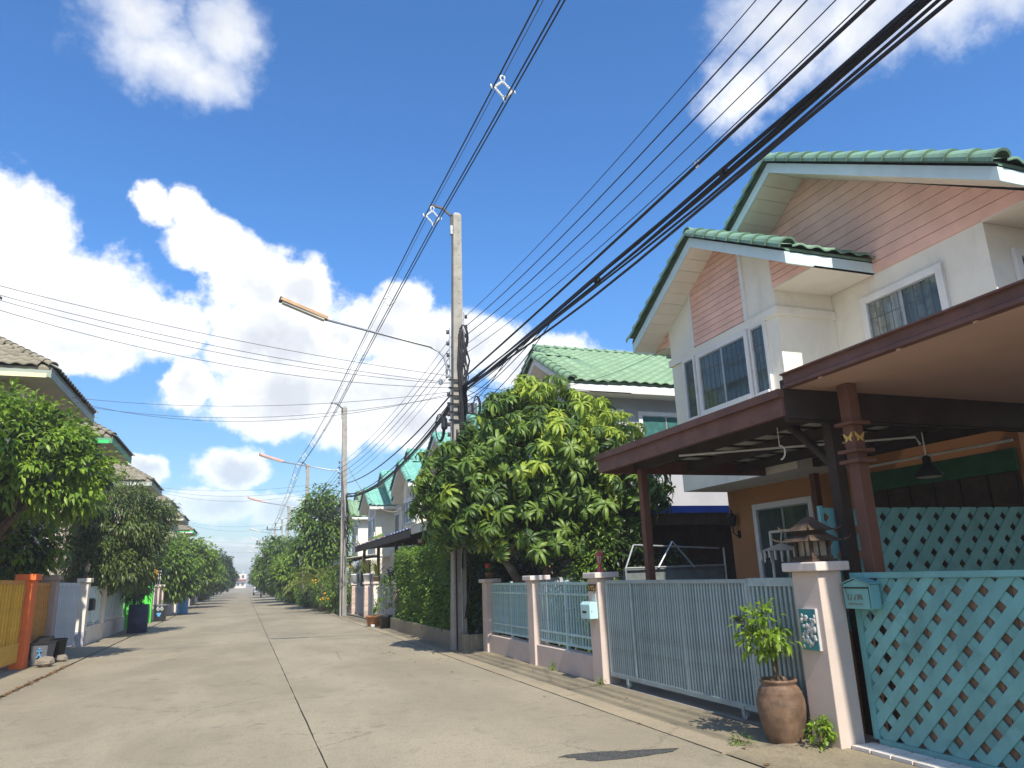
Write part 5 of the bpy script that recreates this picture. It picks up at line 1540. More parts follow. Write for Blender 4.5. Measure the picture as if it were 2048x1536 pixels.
def rubber_bin(label, c, r, h, seed, mat='bin_grey'):
    t = thing('rubbish_bin', label, 'bin', (c[0], c[1], 0.0))
    MB().lathe([(r * 0.8, 0), (r, h * 0.9), (r * 1.08, h * 0.92), (r * 1.08, h), (r * 0.95, h), (r * 0.9, h * 0.8)], (c[0], c[1], 0.0), 20).build('body', mat, t, smooth=True)
    MB().lathe([(r * 0.9, 0), (r * 0.4, 0.01)], (c[0], c[1], h * 0.82), 14).build('rubbish', 'black_plastic', t)
    return t
b = rubber_bin('black rubber bin painted with white 66 and a blue sign, by the green pillar', (-3.72, 40.4, 0), 0.32, 0.78, 1)
m = MB()
def six(mb, cx, y, z, s):
    arc = [(cx + s * 0.5 * math.cos(a), y, z + s * 0.5 + s * 0.5 * math.sin(a)) for a in [2 * math.pi * k / 10 for k in range(11)]]
    mb.tube(arc, s * 0.13, 5)
    mb.tube([(cx - s * 0.5, y, z + s * 0.5), (cx - s * 0.42, y, z + s * 1.1), (cx + s * 0.1, y, z + s * 1.55)], s * 0.13, 5)
six(m, -3.80, 40.08, 0.52, 0.11); six(m, -3.63, 40.08, 0.52, 0.11)
m.build('painted_number', 'white_pot', b)
MB().box(-3.85, -3.66, 40.10, 40.115, 0.32, 0.40).box(-3.80, -3.70, 40.10, 40.113, 0.24, 0.31).build('blue_sign', 'sticker_blue', b)
t = thing('rubbish_box', 'grey rubbish box with blue printed sticker beside the orange pillar', 'bin', (-4.15, 19.95, 0.0))
MB().hexa([(-4.34, 19.66, 0), (-4.06, 19.66, 0), (-4.06, 20.3, 0), (-4.34, 20.3, 0), (-4.36, 19.6, 0.46), (-4.02, 19.6, 0.46), (-4.02, 20.36, 0.46), (-4.36, 20.36, 0.46)]).build('body', 'bin_grey', t, bevel=0.01)
MB().box(-4.38, -4.0, 19.58, 20.38, 0.461, 0.49).build('rim', 'black_plastic', t)
MB().hexa([(-4.4, 19.9, 0.491), (-4.08, 19.9, 0.491), (-4.08, 20.4, 0.491), (-4.4, 20.4, 0.491), (-4.4, 19.9, 0.51), (-4.08, 19.9, 0.51), (-4.08, 20.4, 0.60), (-4.4, 20.4, 0.60)]).build('lid', 'black_plastic', t)
# walking-figure style mark of the sticker
st = MB()
for a, b_ in (((-4.18, 0.34), (-4.18, 0.26)), ((-4.23, 0.32), (-4.13, 0.32)), ((-4.18, 0.26), (-4.22, 0.19)), ((-4.18, 0.26), (-4.14, 0.19))):
    st.bar((a[0], 19.605, a[1]), (b_[0], 19.605, b_[1]), 0.016, 0.022, up=(0, 1, 0))
st.ball((-4.18, 19.605, 0.37), 0.022, 7, 4)
st.build('sticker_mark', 'sticker_blue', t)
rubber_bin('dark dented pail next to the grey rubbish box', (-4.12, 20.85, 0), 0.22, 0.5, 2, 'black_plastic')
rg = np.random.default_rng(9)
for i, (px, py, sz, lab) in enumerate(((-4.0, 19.38, 0.17, 'block of broken concrete before the grey rubbish box'), (-3.92, 20.5, 0.12, 'small lump of rubble beside the dark pail'), (-4.0, 21.3, 0.07, 'pebble sized rubble piece beyond the dark pail'))):
    m = MB().ball((px, py, sz * 0.6), sz, 7, 5, 1.15, 1.0, 0.75)
    m.v = [(a + rg.normal() * sz * 0.08, b_ + rg.normal() * sz * 0.08, max(0.0, c + rg.normal() * sz * 0.06)) for a, b_, c in m.v]
    solo(m, 'rubble', 'rubble', lab, 'rubble', (px, py, 0.0))
# leaf litter in the left gutter joint, and by the far left pillars
m = MB()
def litter(m, n, fx, fy):
    for i in range(n):
        x, y_ = fx(), fy()
        a = rg.random() * 6.28
        s_ = 0.012 + 0.028 * rg.random()
        m.add([(x + s_ * math.cos(a + k), y_ + s_ * math.sin(a + k), 0.006 + 0.014 * rg.random()) for k in (0, 1.3, 3.1, 4.6)], [(0, 1, 2, 3)])
litter(m, 420, lambda: -3.53 + rg.normal() * 0.035, lambda: 12.5 + 7 * rg.random())
litter(m, 160, lambda: -2.6 + rg.normal() * 0.5, lambda: 61 + rg.normal() * 0.9)
tag(m.build('fallen_leaves', 'dry_leaf'), 'dry leaf litter along the left gutter joint', 'leaves', kind='stuff')
m = MB()
litter(m, 60, lambda: 3.7 + rg.normal() * 0.5, lambda: 17.5 + rg.normal() * 1.8)
litter(m, 14, lambda: 4.3 + rg.normal() * 0.3, lambda: 10 + rg.normal() * 2.5)
tag(m.build('fallen_leaves', 'dry_leaf'), 'dry mango leaves scattered on the right-hand road edge', 'leaves', kind='stuff')

# ------------------------------------------------------------------ utility poles with street lamps
POLES = [(4.62, 16.65, 10.80, 0.12), (4.40, 35.8, 9.95, -0.12), (3.98, 54.5, 9.9, 0.0), (4.35, 86.0, 9.9, 0.0), (4.50, 104.0, 9.9, 0.0), (4.3, 124, 9.9, 0), (4.3, 145, 9.9, 0)]
ORD = ('nearest', 'second', 'third', 'fourth', 'fifth', 'sixth', 'seventh')
def utility_pole(i):
    X, Y, H, lean = POLES[i]
    near = i < 2
    t = thing('utility_pole', 'tall square concrete utility pole, %s along the right side' % ORD[i], 'pole', (X, Y, 0.0))
    a, b = 0.155, 0.105
    xt = X + lean
    MB().hexa([(X - a, Y - a, -0.2), (X + a, Y - a, -0.2), (X + a, Y + a, -0.2), (X - a, Y + a, -0.2), (xt - b, Y - b, H - 0.08), (xt + b, Y - b, H - 0.08), (xt + b, Y + b, H - 0.08), (xt - b, Y + b, H - 0.08)]
              ).hexa([(xt - b, Y - b, H - 0.08), (xt + b, Y - b, H - 0.08), (xt + b, Y + b, H - 0.08), (xt - b, Y + b, H - 0.08), (xt - b * .55, Y - b * .55, H), (xt + b * .55, Y - b * .55, H), (xt + b * .55, Y + b * .55, H), (xt - b * .55, Y + b * .55, H)]).build('shaft', 'concrete_pole', t)
    if near:
        for k in range(12):
            z = H - 0.25 - k * 0.33
            f = z / H
            MB().tube([(X + lean * f + 0.03, Y - (a + (b - a) * f) - 0.002, z), (X + lean * f + 0.03, Y - (a + (b - a) * f) + 0.012, z)], 0.014, 6).build('bolt_hole', 'black_plastic', t)
    # bent bracket carrying the spaced cables
    MB().bar((xt - b - 0.03, Y, H - 0.42), (xt - b - 0.03, Y, H - 0.06), 0.05, 0.06, up=(1, 0, 0)).bar((xt - b - 0.03, Y, H - 0.1), (xt - 0.36, Y, H + 0.10), 0.05, 0.055, up=(1, 0, 1)).bar((xt - 0.35, Y, H + 0.10), (xt - 0.70, Y, H + 0.15), 0.05, 0.055, up=(0, 0, 1)).build('bracket', 'grey_cable', t)
    MB().box(xt - b - 0.07, xt - b - 0.005, Y - 0.05, Y + 0.05, H - 0.62, H - 0.38).build('clamp', 'galvanised', t)
    if near:
        # insulator racks
        for sx, zs in ((1, (7.95, 7.68, 7.44, 7.2, 6.98)), (-1, (7.5, 7.2, 6.9, 6.6, 5.9, 5.65, 5.4, 5.15, 4.9))) if i == 0 else ((-1, (7.15, 6.9, 6.65, 6.4, 6.15)),):
            xr = X + lean * 0.7 + sx * 0.19
            MB().box(xr - 0.012, xr + 0.012, Y - 0.02, Y + 0.02, min(zs) - 0.15, max(zs) + 0.12).build('rack', 'galvanised', t)
            for z in zs:
                MB().lathe([(0.025, -0.05), (0.045, -0.04), (0.03, 0.0), (0.045, 0.04), (0.025, 0.05)], (xr + sx * 0.05, Y, z), 8).build('insulator', 'dark_insulator', t, smooth=True)
        # cable clutter strapped to the shaft
        rg = np.random.default_rng(60 + i)
        for k in range(44 if i == 0 else 9):
            z0 = 0.2 + 4.5 * rg.random() if k % 4 == 1 else 4.5 + 2.3 * rg.random()
            z1 = z0 + 0.6 + 1.6 * rg.random()
            z1 = min(z1, 7.5)
            dx = 0.02 + 0.20 * rg.random() if z0 > 4.4 else 0.06 + 0.12 * rg.random()
            yo = -0.17 - 0.03 * rg.random()
            if i:
                z0 *= 0.7; z1 = z0 + 0.8
            lx = lean * z0 / H
            MB().tube([(X + lx + dx * 0.6, Y + yo, z0), (X + lx + dx + rg.normal() * 0.04, Y + yo - 0.03, (z0 + z1) / 2), (X + lx + dx * 0.5 + rg.normal() * 0.03, Y + yo, z1)], 0.012 + 0.010 * rg.random(), 5).build('strapped_cable', 'black_cable', t)
        MB().tube([(X + 0.05, Y - 0.18, 0.02), (X + 0.05, Y - 0.17, 3.2), (X + 0.06 + lean * 0.5, Y - 0.16, 5.2)], 0.02, 7).build('conduit', 'galvanised', t)
        MB().tube([(X - 0.08, Y - 0.18, 0.02), (X - 0.075, Y - 0.17, 3.2), (X - 0.06 + lean * 0.5, Y - 0.16, 5.0)], 0.018, 7).build('conduit', 'black_cable', t)
    if i == 0:
        for c0, rx, rz, n in (((X + 0.52, Y - 0.1, 5.62), 0.07, 0.24, 3), ((X - 0.42, Y - 0.1, 5.05), 0.09, 0.32, 3), ((X + 0.18, Y - 0.2, 7.35), 0.09, 0.3, 3), ((X + 0.16, Y - 0.2, 6.9), 0.06, 0.22, 2)):
            m = MB()
            for q in range(n):
                ring = [(c0[0] + (rx + 0.012 * q) * math.cos(a_) + 0.02 * q, c0[1] + 0.03 * q, c0[2] + (rz + 0.01 * q) * math.sin(a_)) for a_ in [2 * math.pi * k / 16 for k in range(17)]]
                m.tube(ring, 0.014, 5)
            m.build('cable_coil', 'black_cable', t)
        MB().box(X + 0.26, X + 0.50, Y - 0.22, Y - 0.08, 5.40, 5.66).build('splice_box', 'bin_grey', t, bevel=0.01)
        MB().lathe([(0.06, 0), (0.08, 0.05), (0.07, 0.26), (0.03, 0.30)], (X - 0.30, Y - 0.12, 5.0), 10).build('splice_case', 'black_plastic', t)
        m = MB()
        for k in range(6):
            m.box(X - 0.20, X + 0.22, Y - 0.19, Y - 0.16, 5.2 + k * 0.2, 5.24 + k * 0.2)
        m.build('strap', 'black_plastic', t)
    # street lamp on a long rising arm
    z0 = 6.45 if i == 0 else 6.25
    l = thing('street_lamp', 'street lamp on a long arm over the road, on the %s pole' % ORD[i], 'lamp', (X - 0.16, Y - 0.02, z0))
    tip = (0.46 if i == 0 else X - 4.0, Y - 0.03, z0 + 1.48 if i == 0 else z0 + 1.18)
    inn = (tip[0] + 1.02, Y - 0.03, tip[2] - (0.37 if i == 0 else 0.30))
    MB().tube([(X - 0.20, Y - 0.03, z0 - 0.15), (X - 0.20, Y - 0.03, z0 + 0.15), (X - 0.26, Y - 0.03, z0 + 0.38), (X - 0.42, Y - 0.03, z0 + 0.53), (X - 0.62, Y - 0.03, z0 + 0.62 if i == 0 else z0 + 0.5), inn], 0.028, 8).build('arm', 'galvanised', l, smooth=True)
    MB().bar((X - 0.22, Y - 0.03, z0 - 0.1), (X - 0.10, Y - 0.03, z0 - 0.1), 0.08, 0.05).bar((X - 0.22, Y - 0.03, z0 + 0.08), (X - 0.10, Y - 0.03, z0 + 0.08), 0.08, 0.05).build('bracket', 'galvanised', l)
    d = Vector(tip) - Vector(inn)
    mat = 'lamp_orange' if i == 0 else 'lamp_pink' if i < 3 else 'panel_grey'
    hd = MB()
    A, B = Vector(inn) - d * 0.04, Vector(tip)
    u = Vector((0.33, 0, 1)).normalized()
    yv = Vector((0, 1, 0))
    P = []
    for q, k in ((A, 0.8), (B, 1.0)):
        P += [q - yv * 0.11 * k, q + yv * 0.11 * k, q + yv * 0.075 * k + u * 0.085, q - yv * 0.075 * k + u * 0.085]
    hd.add(P, [(3, 2, 1, 0), (4, 5, 6, 7), (0, 1, 5, 4), (1, 2, 6, 5), (2, 3, 7, 6), (3, 0, 4, 7)])
    hd.build('head', mat, l, bevel=0.006)
    MB().bar(A + d * 0.05 - u * 0.022, B - d * 0.05 - u * 0.022, 0.15, 0.04).build('tube_cover', 'lamp_glass', l)
    MB().bar(B - d * 0.02 + u * 0.03, B + d * 0.03 + u * 0.03, 0.17, 0.10).build('end_cap', 'black_plastic', l)
    if i == 0:
        MB().lathe([(0.05, 0), (0.055, 0.1), (0.03, 0.13)], (X - 0.36, Y - 0.03, z0 - 0.32), 8).build('photocell', 'galvanised', l)
        MB().tube([(X - 0.22, Y - 0.03, z0 - 0.2), (X - 0.36, Y - 0.03, z0 - 0.2)], 0.012, 5).build('stub', 'galvanised', l)
for i in range(len(POLES)):
    utility_pole(i)

# ------------------------------------------------------------------ wires
def span(a, b, sag, n=14):
    a, b = Vector(a), Vector(b)
    return [a.lerp(b, k / n) + Vector((0, 0, -4 * sag * (k / n) * (1 - k / n))) for k in range(n + 1)]
def run(pts, sags):
    out = []
    for i in range(len(pts) - 1):
        s_ = span(pts[i], pts[i + 1], sags[i] if isinstance(sags, (list, tuple)) else sags)
        out += s_ if i == 0 else s_[1:]
    return out
HV = [(4.15, -3.4, 10.50), (4.05, 16.65, 10.52), (3.72, 35.8, 9.82), (3.30, 54.5, 9.8), (3.65, 86, 9.8), (3.8, 104, 9.8), (3.6, 124, 9.8), (3.6, 145, 9.8), (3.6, 200, 9.6)]
HSAG = [0.16, -0.06, 0.12, 0.3, 0.2, 0.2, 0.2, 0.5]
for off, r, lab, mat in (((-0.19, 0, 0.0), 0.016, 'left-hand covered power cable of the spaced bundle along the pole tops', 'black_cable'),
                    ((0.20, 0, -0.02), 0.016, 'right-hand covered power cable of the spaced bundle along the pole tops', 'black_cable'),
                    ((0.02, 0, -0.24), 0.016, 'lowest covered power cable of the spaced bundle along the pole tops', 'black_cable'),
                    ((0.0, 0, 0.25), 0.008, 'thin carrier wire above the spaced power cables', 'grey_cable')):
    solo(MB().tube(run([Vector(p) + Vector(off) for p in HV], HSAG), r, 6), 'power_cable', mat, lab, 'cable', (4.05, 16.65, 10.5), 'spaced power cables on the pole tops')
# spacers hung on the carrier wire
hvline = run(HV, HSAG)
def hv_at(y):
    for p, q in zip(hvline[:-1], hvline[1:]):
        if p.y <= y <= q.y:
            return p.lerp(q, (y - p.y) / (q.y - p.y))
spm = MB()
rr_ = 0.022
cor = [(0, 0.16), (-0.17, 0.0), (0.02, -0.21), (0.18, -0.02)]
for (a, b) in ((0, 1), (1, 2), (2, 3), (3, 0)):
    A, B = Vector((cor[a][0], 0, cor[a][1])), Vector((cor[b][0], 0, cor[b][1]))
    spm.tube([A, B], 0.013, 6)
    for k in range(1, 6):
        c = A.lerp(B, k / 6)
        d = (B - A).normalized() * 0.006
        spm.tube([c - d, c + d], 0.030 if k % 2 else 0.026, 8)
for cx, cz, dx, dz in ((-0.19, 0, -1, 0.2), (0.20, -0.02, 1, 0.1), (0.02, -0.24, -0.3, -1)):
    spm.tube([(cx + 0.03 * dx - 0.02, 0, cz + 0.05), (cx + 0.035 * dx, 0, cz), (cx + 0.03 * dx + 0.01, 0, cz - 0.04)], 0.013, 6)
spm.tube([(0.05 * math.cos(a) * 0.9, 0, 0.23 + 0.055 * math.sin(a)) for a in [math.pi * (-0.35 + 1.75 * k / 10) for k in range(11)]], 0.014, 6)
spme = mesh_of(spm, 'cable_spacer', 'insulator', True)
for i, y_ in enumerate((10.99, 16.45, 22.1, 27.8, 32.0, 35.6, 40, 45, 50, 54.3, 60, 66, 72, 79, 86)):
    c = hv_at(y_)
    o = bpy.data.objects.new('cable_spacer', spme)
    COL.objects.link(o)
    o.location = c
    tag(o, 'white diamond cable spacer, %s' % ('alone against the blue sky in front of the nearest pole', 'under the bracket of the nearest pole', 'first beyond the nearest pole', 'second beyond the nearest pole', 'third beyond the nearest pole', 'under the bracket of the second pole', 'first beyond the second pole', 'second beyond the second pole', 'third beyond the second pole', 'under the bracket of the third pole', 'first beyond the third pole', 'second beyond the third pole', 'third beyond the third pole', 'fourth beyond the third pole', 'at the fourth pole')[i], 'spacer', 'cable spacers on the power line')
# low-voltage wires
for k, (z0, z1, lab) in enumerate(((7.95, 7.15, 'topmost'), (7.68, 6.9, 'second'), (7.44, 6.65, 'middle'), (7.2, 6.4, 'fourth'), (6.98, 6.15, 'lowest'))):
    p = [(4.86, -3.4, z0 + 0.1 - 0.08 * k), (4.93, 16.65, z0), (4.18, 35.8, z1), (3.8, 54.5, z1), (4.15, 86, z1), (4.3, 104, z1), (4.1, 145, z1)]
    solo(MB().tube(run(p, [0.5, 0.42, 0.3, 0.5, 0.3, 0.5]), 0.0095 if k in (1, 2) else 0.0065, 6), 'low_voltage_wire', 'black_cable', '%s of the five parallel wires on the pole rack' % lab, 'wire', (4.93, 16.65, z0), 'five rack wires')
# thick telephone cables
solo(MB().tube(run([(4.85, -3.4, 6.40), (4.95, 16.6, 6.42), (4.45, 35.8, 6.15), (4.0, 54.5, 6.1), (4.3, 104, 6.1)], [0.10, 0.5, 0.4, 0.6]), 0.021, 8), 'thick_cable', 'black_cable', 'single thick black cable just above the big cable bundle', 'cable', (4.95, 16.6, 6.4))
bun = thing('cable_bundle', 'heavy drooping bundle of black telephone cables crossing the sky to the nearest pole', 'cables', (4.80, 16.6, 6.0))
rg = np.random.default_rng(71)
for k in range(9):
    a = 2 * math.pi * k / 9
    ox, oz = 0.030 * math.cos(a), 0.030 * math.sin(a)
    r_ = 0.011 + 0.009 * rg.random()
    sg = 0.10 + 0.05 * rg.random() + (0.18 if k in (2, 6) else 0)
    m1 = 0.95 + 0.5 * rg.random()
    pts = []
    base = run([(4.86 + ox, -3.4, 6.0 + oz), (4.80 + ox, 16.5, 6.06 + oz - (0.10 * rg.random())), (4.47 + ox * 2, 35.7, 5.55 + oz * 3), (4.05, 54.5, 5.6 + oz * 3), (4.3, 104, 5.5 + oz * 3)], [sg, m1 * 0.55, 0.6, 0.8])
    for j, q in enumerate(base):
        pts.append(q + Vector((0.012 * math.sin(j * 0.9 + k), 0, 0.012 * math.cos(j * 1.1 + k))))
    MB().tube(pts, r_, 5).build('strand', 'black_cable', bun)
# ties on the bundle and the cable clip
for i, y_ in enumerate((13.6, 9.2, 6.0)):
    MB().tube([(4.83, y_ - 0.03, 5.98 - 0.1), (4.83, y_ + 0.03, 5.98 - 0.1)], 0.055, 8).build('tie', 'black_cable', bun)
ring = [(4.90, 6.55 + 0.035 * math.cos(a), 6.33 + 0.05 * math.sin(a)) for a in [math.pi * (-1.2 + 1.5 * k / 8) for k in range(9)]]
solo(MB().tube(ring, 0.012, 6), 'cable_clip', 'insulator', 'small white hook clip on the single thick cable', 'clip', (4.90, 6.55, 6.33))
# loose strands fanning from the pole towards the houses
for i, (e, sg, lab) in enumerate((((8.05, 12.3, 6.05), 0.5, 'from the nearest pole to the bay of the cream house'), ((7.5, 16.4, 5.9), 0.25, 'from the nearest pole to the grey house eave'), ((8.3, 17.2, 5.7), 0.3, 'from the nearest pole to the grey house front'), ((7.6, 20.4, 5.5), 0.4, 'from the nearest pole over the mango tree'))):
    solo(MB().tube(span((4.8, 16.5, 6.15 - 0.12 * i), e, sg), 0.006, 5), 'drop_wire', 'grey_cable', 'thin drop wire %s' % lab, 'wire', (4.8, 16.5, 6.0), 'drop wires')
for i, (a, sg) in enumerate((((4.88, 12.2, 5.90), 0.06), ((4.87, 12.8, 5.90), 0.12), ((4.87, 11.4, 5.90), 0.10), ((4.86, 13.4, 5.92), 0.12), ((4.86, 11.0, 5.90), 0.22))):
    solo(MB().tube(span(a, (4.85, 16.5, 5.95 - 0.14 * i), sg), 0.009, 5), 'loose_strand', 'black_cable', '%s loose strand leaving the big cable bundle close to the nearest pole' % ('topmost', 'second', 'third', 'fourth', 'lowest')[i], 'wire', (4.85, 16.5, 5.9), 'strands leaving the bundle')
# wires across the street
for i, (a, b, sg, lab) in enumerate((
        ((4.5, 16.6, 6.35), (-7.2, 16.4, 8.15), 0.25, 'topmost of the four wires crossing to the upper left edge'),
        ((4.5, 16.6, 6.18), (-7.2, 16.4, 8.00), 0.32, 'second of the four wires crossing to the upper left edge'),
        ((4.5, 16.6, 6.15), (-7.2, 16.4, 7.95), 0.42, 'third of the four wires crossing to the upper left edge'),
        ((4.5, 16.6, 6.05), (-7.2, 16.4, 7.82), 0.55, 'lowest of the four wires crossing to the upper left edge'),
        ((4.5, 16.6, 5.95), (-4.74, 22.5, 6.78), 0.3, 'upper wire crossing to the nearest left house eave'),
        ((4.5, 16.6, 5.85), (-4.74, 23.5, 6.78), 0.45, 'lower wire crossing to the nearest left house eave'),
        ((4.5, 16.6, 5.90), (-4.74, 23.0, 6.76), 0.62, 'slackest wire crossing to the nearest left house eave'),
        ((4.25, 35.8, 6.3), (-4.74, 43.0, 6.78), 0.35, 'upper wire from the second pole to the left houses'),
        ((4.25, 35.8, 6.15), (-4.74, 43.8, 6.75), 0.5, 'middle wire from the second pole to the left houses'),
        ((4.25, 35.8, 6.05), (-4.74, 44.4, 6.7), 0.65, 'lower wire from the second pole to the left houses'),
        ((3.85, 54.5, 6.0), (-4.74, 66, 6.7), 0.5, 'upper wire from the third pole to the left houses'),
        ((3.85, 54.5, 5.8), (-4.74, 67, 6.6), 0.65, 'lower wire from the third pole to the left houses'),
        ((4.2, 86, 6.0), (-4.9, 86, 6.4), 0.3, 'upper wire crossing at the fourth pole'),
        ((4.2, 86, 5.6), (-4.9, 86, 6.0), 0.4, 'lower wire crossing at the fourth pole'),
        ((4.3, 104, 5.8), (-4.9, 104, 6.2), 0.4, 'wire crossing at the fifth pole'))):
    solo(MB().tube(span(a, b, sg), 0.007 if i < 4 else 0.006, 5), 'service_wire', 'grey_cable', lab, 'wire', a, 'wires crossing the street')
solo(MB().tube(span((4.5, 35.7, 6.9), (7.9, 38.8, 5.2), 0.9), 0.016, 6), 'pale_cable', 'pale_cable', 'pale cable drooping from the second pole to the teal gabled house', 'cable', (4.5, 35.7, 6.9))
t = thing('service_mast', 'steel service mast left of the yellow gate holding the crossing wires', 'mast', (-7.25, 16.4, 0.0))
MB().tube([(-7.25, 16.4, 0), (-7.25, 16.4, 8.3)], 0.05, 8).build('tube', 'galvanised', t)
MB().box(-7.3, -7.2, 16.3, 16.5, 7.8, 8.2).build('rack', 'galvanised', t)
# far double pole with crossarms
t = thing('transformer_pole', 'far pole pair with crossarms and insulators above the right-hand trees', 'pole', (3.1, 96.0, 0.0))
MB().box(1.95, 2.15, 95.9, 96.1, 0, 6.7).box(3.25, 3.45, 95.9, 96.1, 0, 8.4).build('shaft', 'concrete_pole', t)
MB().box(1.2, 3.9, 95.9, 96.0, 6.2, 6.32).box(2.3, 4.1, 95.9, 96.0, 7.9, 8.0).build('crossarm', 'grey_cable', t)
for x_, z_ in ((1.3, 6.32), (1.95, 6.7), (2.5, 6.32), (3.7, 6.32), (2.4, 8.0), (3.35, 8.4), (4.0, 8.0)):
    MB().lathe([(0.05, 0), (0.09, 0.1), (0.06, 0.2), (0.09, 0.3), (0.03, 0.42)], (x_, 95.95, z_), 7).build('insulator', 'dark_insulator', t)

# ------------------------------------------------------------------ the mango tree
def rosette(rg, n, ln, wd):
    """ring of long drooping leaves at a twig tip; axis +Z"""
    a = np.linspace(0, 2 * math.pi, n, endpoint=False) + rg.normal(size=n) * 0.25
    el = 0.55 - 1.15 * rg.random(n)
    L_ = ln * (0.7 + 0.5 * rg.random(n))
    V, F = [], []
    for i in range(n):
        h = Vector((math.cos(a[i]), math.sin(a[i]), 0))
        side = Vector((-math.sin(a[i]), math.cos(a[i]), 0))
        p = Vector((0, 0, rg.normal() * 0.02))
        e = el[i]
        seg = [(0.0, 0.16), (0.33, 0.9), (0.66, 1.0), (1.0, 0.06)]
        k = len(V)
        q = p.copy()
        for j, (s_, w_) in enumerate(seg):
            if j:
                dlen = L_[i] * (s_ - seg[j - 1][0])
                q = q + (h * math.cos(e) + Vector((0, 0, math.sin(e)))) * dlen
                e -= 0.55
            up = Vector((0, 0, 1)) * math.cos(e) - h * math.sin(e)
            w2 = wd * w_ * 0.5
            V += [q + side * w2 + up * w2 * 0.35, q, q - side * w2 + up * w2 * 0.35]
        for j in range(3):
            b = k + 3 * j
            F += [(b, b + 1, b + 4, b + 3), (b + 1, b + 2, b + 5, b + 4)]
    return np.array([tuple(v) for v in V]), np.array(F)
def mango():
    rg = np.random.default_rng(101)
    t = thing('mango_tree', 'big mango tree with drooping leaf clusters behind the pale blue fence', 'tree', (6.3, 15.0, 0.0))
    ells = [(6.1, 15.0, 4.1, 2.0, 2.0, 1.6), (6.2, 15.2, 5.1, 1.3, 1.3, 0.95), (4.7, 15.5, 3.7, 1.3, 1.3, 1.15), (7.2, 14.3, 3.5, 1.3, 1.3, 1.35), (7.5, 15.3, 4.6, 1.3, 1.2, 0.95), (5.6, 14.1, 2.75, 1.5, 0.9, 0.9), (4.3, 16.0, 3.0, 0.9, 1.2, 0.9), (8.2, 14.5, 3.3, 0.9, 0.9, 0.6), (4.45, 14.6, 3.2, 0.85, 0.9, 0.95)]
    E = np.array(ells)
    shapes = [rosette(rg, 14 + 2 * k, 0.27, 0.058) for k in range(4)]
    mats = ['leaf_mango', 'leaf_mango', 'leaf_mango_dark', 'leaf_mango_young']
    data = {}
    for si, (V, F) in enumerate(shapes):
        for mt in set(mats):
            mb = MB().add([tuple(v) for v in V], [tuple(f) for f in F])
            data[(si, mt)] = mesh_of(mb, 'leaf_cluster', mt, True)
    n = 1250
    C, d = crown_points(rg, ells, n)
    # only where no other lobe lies outside of the point
    q = np.min(np.linalg.norm((C[:, None] - E[None, :, :3]) / E[None, :, 3:6], axis=2), axis=1)
    camd = np.array([0, 0, 1.6]) - C
    camd /= np.linalg.norm(camd, axis=1, keepdims=True)
    cen = np.array([6.1, 15.0, 3.9])
    out = (C - cen) / np.linalg.norm(C - cen, axis=1, keepdims=True)
    score = q + 0.55 * np.sum(out * camd, axis=1)
    order = np.argsort(-score)
    bigV, bigF, off = {m_: [] for m_ in set(mats)}, {m_: [] for m_ in set(mats)}, {m_: 0 for m_ in set(mats)}
    for r_, i in enumerate(order):
        axis = Vector(out[i]) * 0.75 + Vector((0, 0, 0.75)) + Vector(rg.normal(size=3)) * 0.25
        axis.normalize()
        quat = axis.to_track_quat('Z', 'Y') @ Matrix.Rotation(rg.random() * 6.28, 3, 'Z').to_quaternion()
        sc = 0.85 + 0.5 * rg.random()
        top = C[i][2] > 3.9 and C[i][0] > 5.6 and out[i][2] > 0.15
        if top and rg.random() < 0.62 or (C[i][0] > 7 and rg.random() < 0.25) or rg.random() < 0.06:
            mt = 'leaf_mango_young'  # young leaf colour also brightens the sunlit top right
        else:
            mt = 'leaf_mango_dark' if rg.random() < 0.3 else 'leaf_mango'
        si = int(rg.integers(4))
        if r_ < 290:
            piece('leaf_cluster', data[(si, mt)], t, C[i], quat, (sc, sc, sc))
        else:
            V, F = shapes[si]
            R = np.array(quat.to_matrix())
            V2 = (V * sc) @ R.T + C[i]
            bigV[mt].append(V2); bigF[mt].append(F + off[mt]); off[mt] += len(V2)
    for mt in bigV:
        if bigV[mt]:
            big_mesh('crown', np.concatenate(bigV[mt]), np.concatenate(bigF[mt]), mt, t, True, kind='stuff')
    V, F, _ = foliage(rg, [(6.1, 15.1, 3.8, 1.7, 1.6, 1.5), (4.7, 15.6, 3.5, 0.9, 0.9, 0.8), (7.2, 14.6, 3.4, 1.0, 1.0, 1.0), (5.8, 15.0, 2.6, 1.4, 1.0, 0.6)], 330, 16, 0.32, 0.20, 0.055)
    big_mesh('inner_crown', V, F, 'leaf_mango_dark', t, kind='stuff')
    mb = MB()
    forks = [((6.35, 15.0, 0.0), (6.1, 14.8, 1.9)), ((6.25, 15.1, 0.0), (6.9, 15.0, 1.8)), ((6.3, 14.95, 0.0), (5.3, 15.2, 1.9))]
    for (b, f), r0 in zip(forks, (0.16, 0.13, 0.11)):
        near = sorted(range(n), key=lambda k: (Vector(C[k]) - Vector(f) - Vector((0, 0, 1.2))).length)
        sel = [near[k] for k in rg.choice(300, 14, replace=False)]
        limbs(mb, rg, b, f, [C[k] for k in sel], r0, 0.012)
    mb.build('trunk', 'bark', t, smooth=True)
mango()

